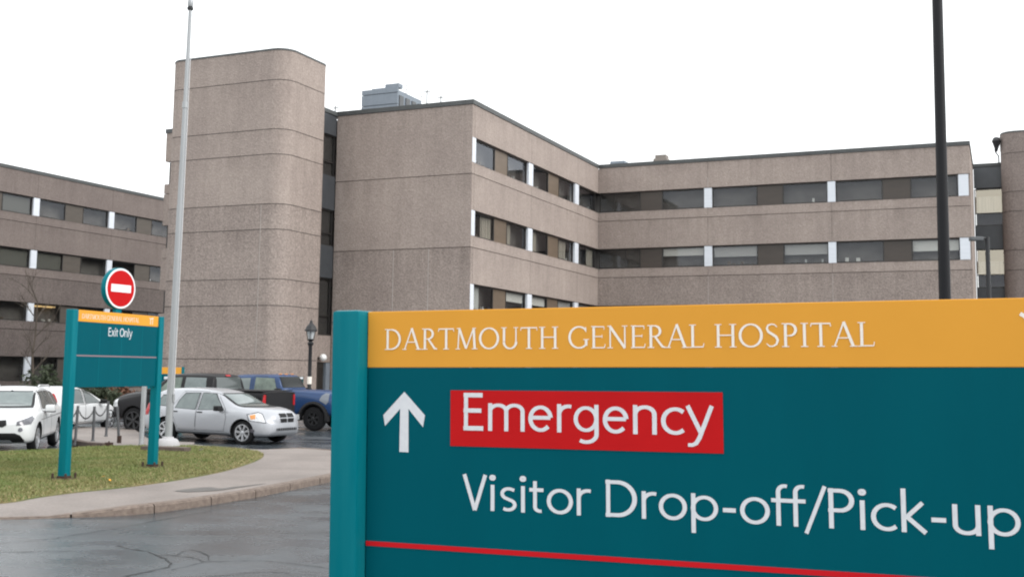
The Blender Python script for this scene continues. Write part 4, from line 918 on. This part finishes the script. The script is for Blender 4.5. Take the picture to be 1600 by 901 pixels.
for a0, a1 in ((-.31, -.025), (.025, .31)):
    for z0, z1 in ((.63, .745), (.775, .885)): patch(bv, [(a0*(.92 if z0 < .65 else 1), z0), (a1*(.92 if z0 < .65 else 1), z0), (a1, z1), (a0, z1)], 0, .012, 'grille', 'trim', t, .04)
patch(bv, [(-.46, .40), (.46, .40), (.46, .475), (-.46, .475)], 0, .010, 'lower_grille', 'trim', t, .05)
for k in range(9): patch(bv, [(-.42+.1*k, .395), (-.405+.1*k, .395), (-.405+.1*k, .48), (-.42+.1*k, .48)], 0, .016, 'grille_bar', 'silver', t, .05)
for sg in (-1, 1):
    patch(bv, [(sg*.60+.05*math.cos(q*PI/6), .385+.05*math.sin(q*PI/6)) for q in range(12)] if 0 else [(sg*(-.36)+.055*math.cos(q*PI/6), .40+.055*math.sin(q*PI/6)) for q in range(12)], 38*sg, .01, 'fog_lamp', 'lamp_dk', t, .03)
for wx in spec['wheels']:
    for sd in (-1, 1): wheel(t, wx, sd, hw, .335, 'rim', 7)
MB().tube([(.98, -.45, 1.115), (.92, .05, 1.155)], .012, 6).build('wiper', 'trim', t)

# white crossover facing the camera
hw = .90
t = place_car('parked_car', 'white crossover parked facing the camera at the left edge', (-11.30, 27.0), -77, (1.36, hw-.1))
spec = dict(paint='white_car', halfw=hw, wheels=(1.36, -1.40), wr=.35,
    stations=[-2.25, -2.21, -2.1, -1.9, -1.6, -1.2, -.8, -.4, 0, .3, .5, .7, .85, 1.0, 1.2, 1.4, 1.6, 1.8, 1.95, 2.07, 2.15, 2.2],
    plan=[(-2.25, .62), (-2.21, .76), (-2.1, .84), (-1.6, .90), (1.4, .90), (1.8, .87), (1.95, .83), (2.07, .77), (2.15, .68), (2.2, .58)],
    bottom=[(-2.25, .5), (-2.1, .34), (-1.7, .28), (1.7, .25), (2.07, .27), (2.2, .42)],
    top=[(-2.25, .8), (-2.21, 1.05), (-2.1, 1.2), (-1.9, 1.38), (-1.6, 1.48), (-.8, 1.535), (-.4, 1.545), (0, 1.53), (.3, 1.46), (.5, 1.375), (.7, 1.26), (.85, 1.17), (1.0, 1.10), (1.2, 1.075), (1.6, 1.04), (1.8, 1.005), (1.95, .96), (2.07, .89), (2.15, .80), (2.2, .72)],
    belt=[(-2.25, .95), (-1.5, 1.02), (0, .98), (.8, .95), (1.2, .97), (1.6, .93), (2.2, .68)],
    roofw=[(-2.25, .62), (-1.6, .62), (.3, .645), (.7, .69), (1.0, .76), (1.4, .78), (2.2, .6)])
body, bv = car_body(t, spec)
for sd in (-90, 90):
    sgn = 1 if sd > 0 else -1
    for pl in ([(.80, .40), (.84, .80), (.74, 1.0), (.30, 1.44), (-.20, 1.47), (-.22, .40)], [(-.25, .40), (-.23, 1.47), (-.9, 1.45), (-1.12, 1.05), (-1.12, .78), (-.98, .55), (-.9, .40)]):
        patch(bv, grow(pl, .010), sd, .0025, 'door_gap', 'gap', body); d = patch(bv, pl, sd, .005, 'door', 'white_car', t)
        hx = -.1 if pl[0][0] > 0 else -1.0
        MB().box(hx-.1, hx+.1, sgn*.895-.016, sgn*.895+.016, .86, .89, .01).build('handle', 'white_car', d)
    for pl in ([(.66, 1.01), (.25, 1.41), (-.16, 1.435), (-.18, .99)], [(-.28, .99), (-.265, 1.435), (-.82, 1.42), (-1.05, 1.05)], [(-1.14, 1.06), (-.95, 1.41), (-1.5, 1.38), (-1.66, 1.14)]):
        patch(bv, grow(pl, .022), sd, .0075, 'window_trim', 'trim', t); patch(bv, pl, sd, .0105, 'side_window', 'cglass', t)
    patch(bv, [(-1.0, .28), (.95, .265), (.95, .345), (-1.0, .36)], sd, .010, 'rocker', 'trim', t)
    patch(bv, [(-1.9, .84), (1.2, .78), (1.2, .792), (-1.9, .852)], sd, .007, 'shoulder_line', 'gap', t)
    mirror(t, .62, sgn, 1.0, 1.035, 'white_car', 1.1); MB().box(.52, .72, sgn*1.0-.12, sgn*1.0+.12, .945, .968, .008).build('mirror_base', 'trim', t)
    yf = 30*sgn
    patch(bv, [(sgn*(-.08)+a, z) for a, z in ((-sgn*.28, .735), (-sgn*.24, .84), (sgn*.22, .86), (sgn*.16, .735))] if 0 else [(-sgn*.64, .69), (-sgn*.62, .78), (-sgn*.20, .90), (-sgn*.16, .84), (-sgn*.28, .72)], yf, .012, 'headlight', 'lamp_dk', t, .04)
    patch(bv, [(sgn*.62+.05*math.cos(q*PI/5), .595+.05*math.sin(q*PI/5)) for q in range(10)], 0, .012, 'fog_lamp', 'lamp_dk', t, .03)
    patch(bv, [(sgn*.03, .66), (sgn*.10, .80), (sgn*.30, .815), (sgn*.32, .70), (sgn*.24, .655)], 0, .012, 'grille', 'trim', t, .04)
    MB().tube([(-1.5, sgn*.60, 1.52), (-1.3, sgn*.6, 1.565), (.0, sgn*.61, 1.585), (.2, sgn*.61, 1.54)], .02, 6).build('roof_rail', 'white_car', t)
patch(bv, [(-.62, 1.09), (-.545, 1.425), (.545, 1.425), (.62, 1.09)], 0, .010, 'windscreen', 'cglass_lit', t); patch(bv, [(-.69, 1.065), (-.585, 1.45), (.585, 1.45), (.69, 1.065)], 0, .006, 'screen_trim', 'trim', t)
patch(bv, [(-.74, .30), (-.62, .47), (-.50, .52), (.50, .52), (.62, .47), (.74, .30)], 0, .012, 'lower_grille', 'trim', t); patch(bv, [(-.46, .29), (-.40, .36), (.40, .36), (.46, .29)], 0, .02, 'skid_plate', 'chrome', t)
patch(bv, [(-.5, 1.12), (-.45, 1.38), (.45, 1.38), (.5, 1.12)], 180, .01, 'rear_window', 'cglass', t)
MB().lathe([(.02, -.06), (.05, -.04), (.06, .04), (.03, .10), (.0, .11)], 12, 'Z', (.35, .05, 1.36)).build('interior_mirror', 'trim', t)
MB().tube([(-1.3, .0, 1.53), (-1.55, 0, 1.66)], .014, 6).build('aerial', 'trim', t)
for wx in spec['wheels']:
    for sd in (-1, 1): wheel(t, wx, sd, hw, .35, 'rim', 5)

# white hatchback seen from its right rear corner
hw = .83
t = place_car('parked_car', 'white hatchback with red tail lamp seen from behind its right corner', (-13.85, 35.2), 78, (-1.22, -hw+.1)); t.scale = (1, 1, .94)
spec = dict(paint='white_car', halfw=hw, wheels=(1.24, -1.24), wr=.31,
    stations=[-1.95, -1.92, -1.84, -1.7, -1.5, -1.2, -.8, -.4, 0, .3, .6, .9, 1.1, 1.3, 1.5, 1.7, 1.82, 1.9, 1.95],
    plan=[(-1.95, .62), (-1.92, .74), (-1.84, .79), (-1.5, .83), (1.2, .83), (1.6, .79), (1.82, .68), (1.95, .48)],
    bottom=[(-1.95, .45), (-1.84, .3), (-1.5, .23), (1.5, .21), (1.95, .38)],
    top=[(-1.95, .85), (-1.92, 1.05), (-1.84, 1.22), (-1.7, 1.40), (-1.5, 1.46), (-.8, 1.51), (-.4, 1.50), (0, 1.44), (.3, 1.34), (.6, 1.2), (.9, 1.06), (1.1, .98), (1.5, .90), (1.7, .83), (1.9, .70), (1.95, .62)],
    belt=[(-1.95, .98), (-1, .95), (.5, .90), (1.2, .86), (1.95, .58)], roofw=[(-1.95, .62), (-1.5, .60), (0, .61), (.6, .66), (1.1, .72), (1.95, .5)])
body, bv = car_body(t, spec)
for sd in (-90, 90):
    sgn = 1 if sd > 0 else -1
    for pl in ([(.95, .34), (.95, .80), (.70, .95), (.1, 1.40), (-.20, 1.42), (-.22, .34)], [(-.25, .34), (-.23, 1.42), (-.95, 1.42), (-1.1, 1.0), (-.92, .45), (-.86, .34)]):
        patch(bv, grow(pl, .011), sd, .0025, 'door_gap', 'gap', body); d = patch(bv, pl, sd, .005, 'door', 'white_car', t)
    for pl in ([(.72, .95), (.06, 1.37), (-.15, 1.40), (-.17, .95)], [(-.29, .955), (-.27, 1.40), (-.9, 1.39), (-1.05, 1.05), (-1.0, .97)]):
        patch(bv, grow(pl, .025), sd, .0075, 'window_trim', 'trim', t); patch(bv, pl, sd, .0105, 'side_window', 'cglass', t)
    mirror(t, .62, sgn, .93, .98, 'trim', .95)
    patch(bv, [(-1.90, .93), (-1.72, .92), (-1.64, 1.05), (-1.66, 1.30), (-1.78, 1.28), (-1.88, 1.08)], sd, .012, 'tail_lamp', 'tail', t)
    patch(bv, [(sgn*.50, .90), (sgn*.66, .90), (sgn*.62, 1.25), (sgn*.52, 1.22)], 180, .012, 'tail_lamp', 'tail', t)
patch(bv, [(-.54, 1.08), (-.48, 1.36), (.48, 1.36), (.54, 1.08)], 180, .01, 'rear_window', 'cglass_dark', t); patch(bv, [(-.56, .95), (-.5, 1.34), (.5, 1.34), (.56, .95)], 0, .01, 'windscreen', 'cglass', t)
patch(bv, [(-.7, .33), (.7, .33), (.72, .5), (-.72, .5)], 180, .012, 'rear_bumper', 'trim', t)
for wx in spec['wheels']:
    for sd in (-1, 1): wheel(t, wx, sd, hw, .31, 'rim', 6)

# black crew cab pickup, tail towards the right
hw = .96
hd = 159.; h_ = R(hd)
t = place_car('pickup_truck', 'black crew cab pickup truck with red tail lamps behind the silver car', (-7.42, 33.75), hd, (-2.85, hw), 'truck')
spec = dict(paint='black_car', halfw=hw, wheels=(1.86, -1.80), wr=.40,
    stations=[-2.86, -2.84, -2.75, -2.2, -1.6, -1.1, -1.04, -1.0, -.98, -.9, -.6, -.2, .2, .5, .75, 1.0, 1.2, 1.35, 1.5, 1.9, 2.3, 2.55, 2.7, 2.8, 2.84],
    plan=[(-2.86, .90), (-2.84, .94), (-2.7, .955), (2.2, .96), (2.55, .93), (2.7, .86), (2.8, .75), (2.84, .66)],
    bottom=[(-2.86, .5), (2.5, .42), (2.84, .52)],
    top=[(-2.86, 1.36), (-1.04, 1.36), (-1.0, 1.50), (-.98, 1.80), (-.9, 1.86), (-.6, 1.885), (.5, 1.88), (.75, 1.80), (1.0, 1.62), (1.2, 1.46), (1.35, 1.35), (1.5, 1.31), (1.9, 1.29), (2.3, 1.25), (2.55, 1.18), (2.7, 1.10), (2.84, .98)],
    belt=[(-2.86, 1.33), (-1.1, 1.33), (-.9, 1.25), (1.0, 1.22), (1.6, 1.2), (2.84, .95)], roofw=[(-2.86, .93), (-1.05, .93), (-.98, .74), (.5, .73), (1.0, .80), (1.35, .86), (2.84, .72)])
body, bv = car_body(t, spec)
for sd in (-90, 90):
    sgn = 1 if sd > 0 else -1
    for pl in ([(1.15, .55), (1.2, 1.0), (1.12, 1.25), (.62, 1.79), (.12, 1.81), (.10, .55)], [(.07, .55), (.09, 1.81), (-.86, 1.80), (-.92, 1.25), (-.92, .55)]):
        patch(bv, grow(pl, .012), sd, .0025, 'door_gap', 'gap', body); patch(bv, pl, sd, .005, 'door', 'black_car', t)
    patch(bv, [(1.05, 1.28), (.58, 1.75), (.17, 1.77), (.16, 1.27)], sd, .010, 'side_window', 'cglass_green', t); patch(bv, [(.02, 1.27), (.04, 1.77), (-.72, 1.76), (-.80, 1.27)], sd, .010, 'side_window', 'cglass_lit', t)
    mirror(t, 1.05, sgn, 1.1, 1.3, 'trim', 1.3)
    patch(bv, [(sgn*.76, .95), (sgn*.935, .95), (sgn*.935, 1.28), (sgn*.76, 1.28)], 180, .015, 'tail_lamp', 'tail', t)
    patch(bv, [(2.45, .80), (2.70, .82), (2.76, .98), (2.50, 1.06)], sd, .014, 'headlight', 'lamp', t)
patch(bv, [(-.66, 1.42), (-.62, 1.78), (.62, 1.78), (.66, 1.42)], 180, .010, 'rear_window', 'cglass', t)
patch(bv, [(-.12, 1.81), (.12, 1.81), (.12, 1.85), (-.12, 1.85)], 180, .03, 'brake_lamp', 'tail', t, .04)
patch(bv, [(-.73, .70), (-.73, 1.30), (.73, 1.30), (.73, .70)], 180, .012, 'tailgate', 'black_car', t); patch(bv, [(-.93, 1.315), (-.93, 1.345), (.93, 1.345), (.93, 1.315)], 180, .014, 'bed_cap', 'trim', t, .05)
MB().box(-3.02, -2.84, -.93, -.30, .48, .66, .03).build('bumper', 'chrome', t); MB().box(-3.02, -2.84, .30, .93, .48, .66, .03).build('bumper', 'chrome', t); MB().box(-2.98, -2.84, -.30, .30, .48, .62, .02).build('bumper_step', 'trim', t)
patch(bv, [(-.66, 1.36), (-.6, 1.74), (.6, 1.74), (.66, 1.36)], 0, .01, 'windscreen', 'cglass', t); MB().box(2.72, 2.92, -.9, .9, .46, .66, .04).build('bumper', 'chrome', t)
MB().box(-2.78, -1.08, -.86, .86, 1.372, 1.40, .012).build('bed_cover', 'trim', t)
for wx in spec['wheels']:
    for sd in (-1, 1): wheel(t, wx, sd, hw, .40, 'rim_dark', 6, .26)

# blue off-road vehicle facing right
hw = .93
t = place_car('off_road_truck', 'blue off-road truck with black wheel flares and dark upright windscreen', (-6.60, 38.2), -19, (1.35, -hw+.1), 'truck')
spec = dict(paint='blue_car', halfw=hw, wheels=(1.35, -1.34), wr=.405,
    stations=[-2.2, -2.17, -2.05, -1.7, -1.2, -.8, -.4, -.25, -.14, -.08, -.02, .06, .14, .2, .3, .5, .8, 1.1, 1.4, 1.8, 2.05, 2.15, 2.2],
    plan=[(-2.2, .80), (-2.15, .87), (-2, .90), (1.6, .91), (1.9, .88), (2.1, .82), (2.2, .72)], bottom=[(-2.2, .6), (-2, .48), (1.9, .46), (2.2, .56)],
    top=[(-2.2, 1.6), (-2.15, 1.75), (-2.0, 1.84), (-.4, 1.86), (-.25, 1.85), (-.14, 1.83), (-.08, 1.74), (-.02, 1.62), (.06, 1.46), (.14, 1.37), (.3, 1.35), (1.4, 1.345), (1.8, 1.32), (2.05, 1.26), (2.15, 1.16), (2.2, 1.05)],
    belt=[(-2.2, 1.25), (.6, 1.22), (1, 1.2), (2.2, 1.0)], roofw=[(-2.2, .74), (-.14, .76), (.14, .82), (.5, .84), (2.2, .72)])
body, bv = car_body(t, spec)
for sd in (-90, 90):
    sgn = 1 if sd > 0 else -1
    patch(bv, [(-.10, 1.26), (-.26, 1.74), (-1.0, 1.76), (-1.02, 1.25)], sd, .010, 'side_window', 'cglass_green', t); patch(bv, [(-1.2, 1.27), (-1.2, 1.74), (-1.8, 1.72), (-1.8, 1.3)], sd, .010, 'side_window', 'cglass_lit', t)
    pl = [(.12, .6), (.12, 1.2), (.0, 1.3), (-.22, 1.79), (-1.08, 1.80), (-1.10, .6)]
    patch(bv, grow(pl, .012), sd, .0025, 'door_gap', 'gap', body); patch(bv, pl, sd, .005, 'door', 'blue_car', t)
    for wx in spec['wheels']:
        b = MB(); n = 14; prev = None
        for i in range(n+1):
            a = PI*(i/n)*1.1-.16; ring = []
            for rr_, yy in ((.455, .80), (.455, .965), (.50, .985), (.57, .955), (.57, .80)): ring.append(b.bm.verts.new((wx+rr_*math.cos(a), sgn*yy, .415+rr_*math.sin(a))))
            if prev:
                for q in range(5): b.bm.faces.new((prev[q], prev[(q+1)%5], ring[(q+1)%5], ring[q]))
            else: b.bm.faces.new(ring[::-1])
            prev = ring
        b.bm.faces.new(prev); b.build('wheel_flare', 'trim', t, smooth=True)
    patch(bv, [(1.55, 1.02), (1.60, 1.18), (1.72, 1.27), (1.86, 1.25), (1.88, .98), (1.8, .88)], sd, .008, 'pale_decal', 'decal', t)
    mirror(t, .05, sgn, 1.05, 1.32, 'trim', 1.0); patch(bv, [(sgn*.5, .95), (sgn*.72, .95), (sgn*.72, 1.12), (sgn*.5, 1.12)], 0, .01, 'headlight', 'lamp', t)
patch(bv, [(-.76, 1.42), (-.69, 1.79), (.69, 1.79), (.76, 1.42)], 0, .010, 'windscreen', 'cglass_dark', t); patch(bv, [(-.45, .92), (.45, .92), (.45, 1.1), (-.45, 1.1)], 0, .01, 'grille', 'trim', t)
for y in (-.4, 0, .4): MB().box(-.30, -.22, y-.05, y+.05, 1.862, 1.895, .01).build('roof_marker', 'amber', t)
MB().box(2.12, 2.32, -.85, .85, .55, .75, .04).build('bumper', 'trim', t)
for wx in spec['wheels']:
    for sd in (-1, 1): wheel(t, wx, sd, hw+.02, .405, 'rim_dark', 6, .28, .55)

# ------------------------------------------------------------ planting at the foot of the left wing
def leaves(n, c, r, size, m, parent, seed):
    rg = np.random.default_rng(seed); b = MB()
    cl = [(rg.normal(0, .45, 3)*np.array(r), rg.uniform(.25, .5)) for _ in range(26)]
    for i in range(n):
        cc, s_ = cl[rg.integers(len(cl))]; p = cc+rg.normal(0, s_*.35, 3)*np.array(r); p[2] = max(-r[2]*.98, p[2]); p = p+np.array(c); u = rg.normal(0, 1, 3); u /= np.linalg.norm(u); v = np.cross(u, rg.normal(0, 1, 3)); v /= np.linalg.norm(v); k = size*rg.uniform(.6, 1.3)
        b.poly([tuple(p-u*k), tuple(p+v*k*.4), tuple(p+u*k), tuple(p-v*k*.4)])
    return b.build('foliage', m, parent)
def bare_tree(name, lab, loc, h, seed, cat='tree'):
    rg = random.Random(seed); t = thing(name, lab, cat, loc); tr = MB(); br = MB()
    P = [Vector((0, 0, 0))]
    for i in range(6): P.append(P[-1]+Vector((rg.uniform(-.08, .08), rg.uniform(-.08, .08), h/6)))
    tr.tube(P, [.07*(1-i/7)+.012 for i in range(7)], 8); tr.build('trunk', 'bark', t)
    def grow_(p, d, l, r_, lv):
        q = p+d*l*.5+Vector((rg.uniform(-.05, .05),)*3); e = p+d*l; br.tube([p, q, e], [r_, r_*.75, r_*.5], 5, False)
        if lv:
            for _ in range(3): dd = (d+Vector((rg.uniform(-.7, .7), rg.uniform(-.7, .7), rg.uniform(-.1, .6)))).normalized(); grow_(p+d*l*rg.uniform(.4, 1), dd, l*.62, r_*.55, lv-1)
    for i in range(2, 7):
        for _ in range(3): a = rg.uniform(0, 2*PI); grow_(P[i], Vector((math.cos(a)*.7, math.sin(a)*.7, .75)).normalized(), h*.22*rg.uniform(.7, 1.2), .022, 2)
    br.build('crown', 'bark', t); return t
for lx, ly, k, a, m_, lab in ((-7.16, 26.4, .085, 1.1, 'bark', 'dark curled dead leaf on the lawn right of the flagpole'), (-7.05, 19.75, .05, .4, 'yellow', 'small yellow leaf on the grass right of the near exit sign leg'), (-6.73, 19.2, .045, 2.2, 'yellow', 'small yellow leaf on the grass near the pavement edge')):
    t = MB(); c, q = math.cos(a), math.sin(a)
    pts = [(-1, 0, 0), (-.3, -.45, .25), (.5, -.35, .5), (1.1, 0, .6), (.5, .35, .5), (-.3, .45, .25)]
    t.poly([(k*(x*c-y*q), k*(x*q+y*c), k*z) for x, y, z in pts]); o = t.build('fallen_leaf', m_); o.location = (lx, ly, .17)
    tag(o, lab, 'leaf')
bare_tree('bare_tree', 'thin leafless tree against the left wing wall', (-23.6, 56, 0), 5.2, 4)
def shrub(lab, loc, r, m, seed, n=2600):
    t = thing('shrub', lab, 'shrub', loc, 0, 'shrubs by the left wing'); leaves(n, (0, 0, r[2]), r, .10, m, t, seed)
    b = MB(); rg = random.Random(seed)
    for i in range(7): a = rg.uniform(0, 2*PI); b.tube([(0, 0, 0), (r[0]*.3*math.cos(a), r[1]*.3*math.sin(a), r[2]*.7), (r[0]*.5*math.cos(a), r[1]*.5*math.sin(a), r[2]*1.3)], [.03, .02, .01], 5)
    b.build('stem', 'bark', t)
shrub('dark evergreen shrub behind the white crossover', (-20.6, 50, 0), (1.0, .8, .95), 'leaf', 1)
shrub('dark evergreen shrub behind the roof of the white hatchback', (-18.4, 49, 0), (1.3, .8, .85), 'leaf', 2)
shrub('dark green shrub between the white hatchback and the black truck', (-16.7, 46, 0), (.9, .7, .75), 'leaf', 3)
shrub('russet brown shrub below the exit sign panel', (-15.9, 46.5, 0), (.75, .6, .75), 'leaf_br', 5)
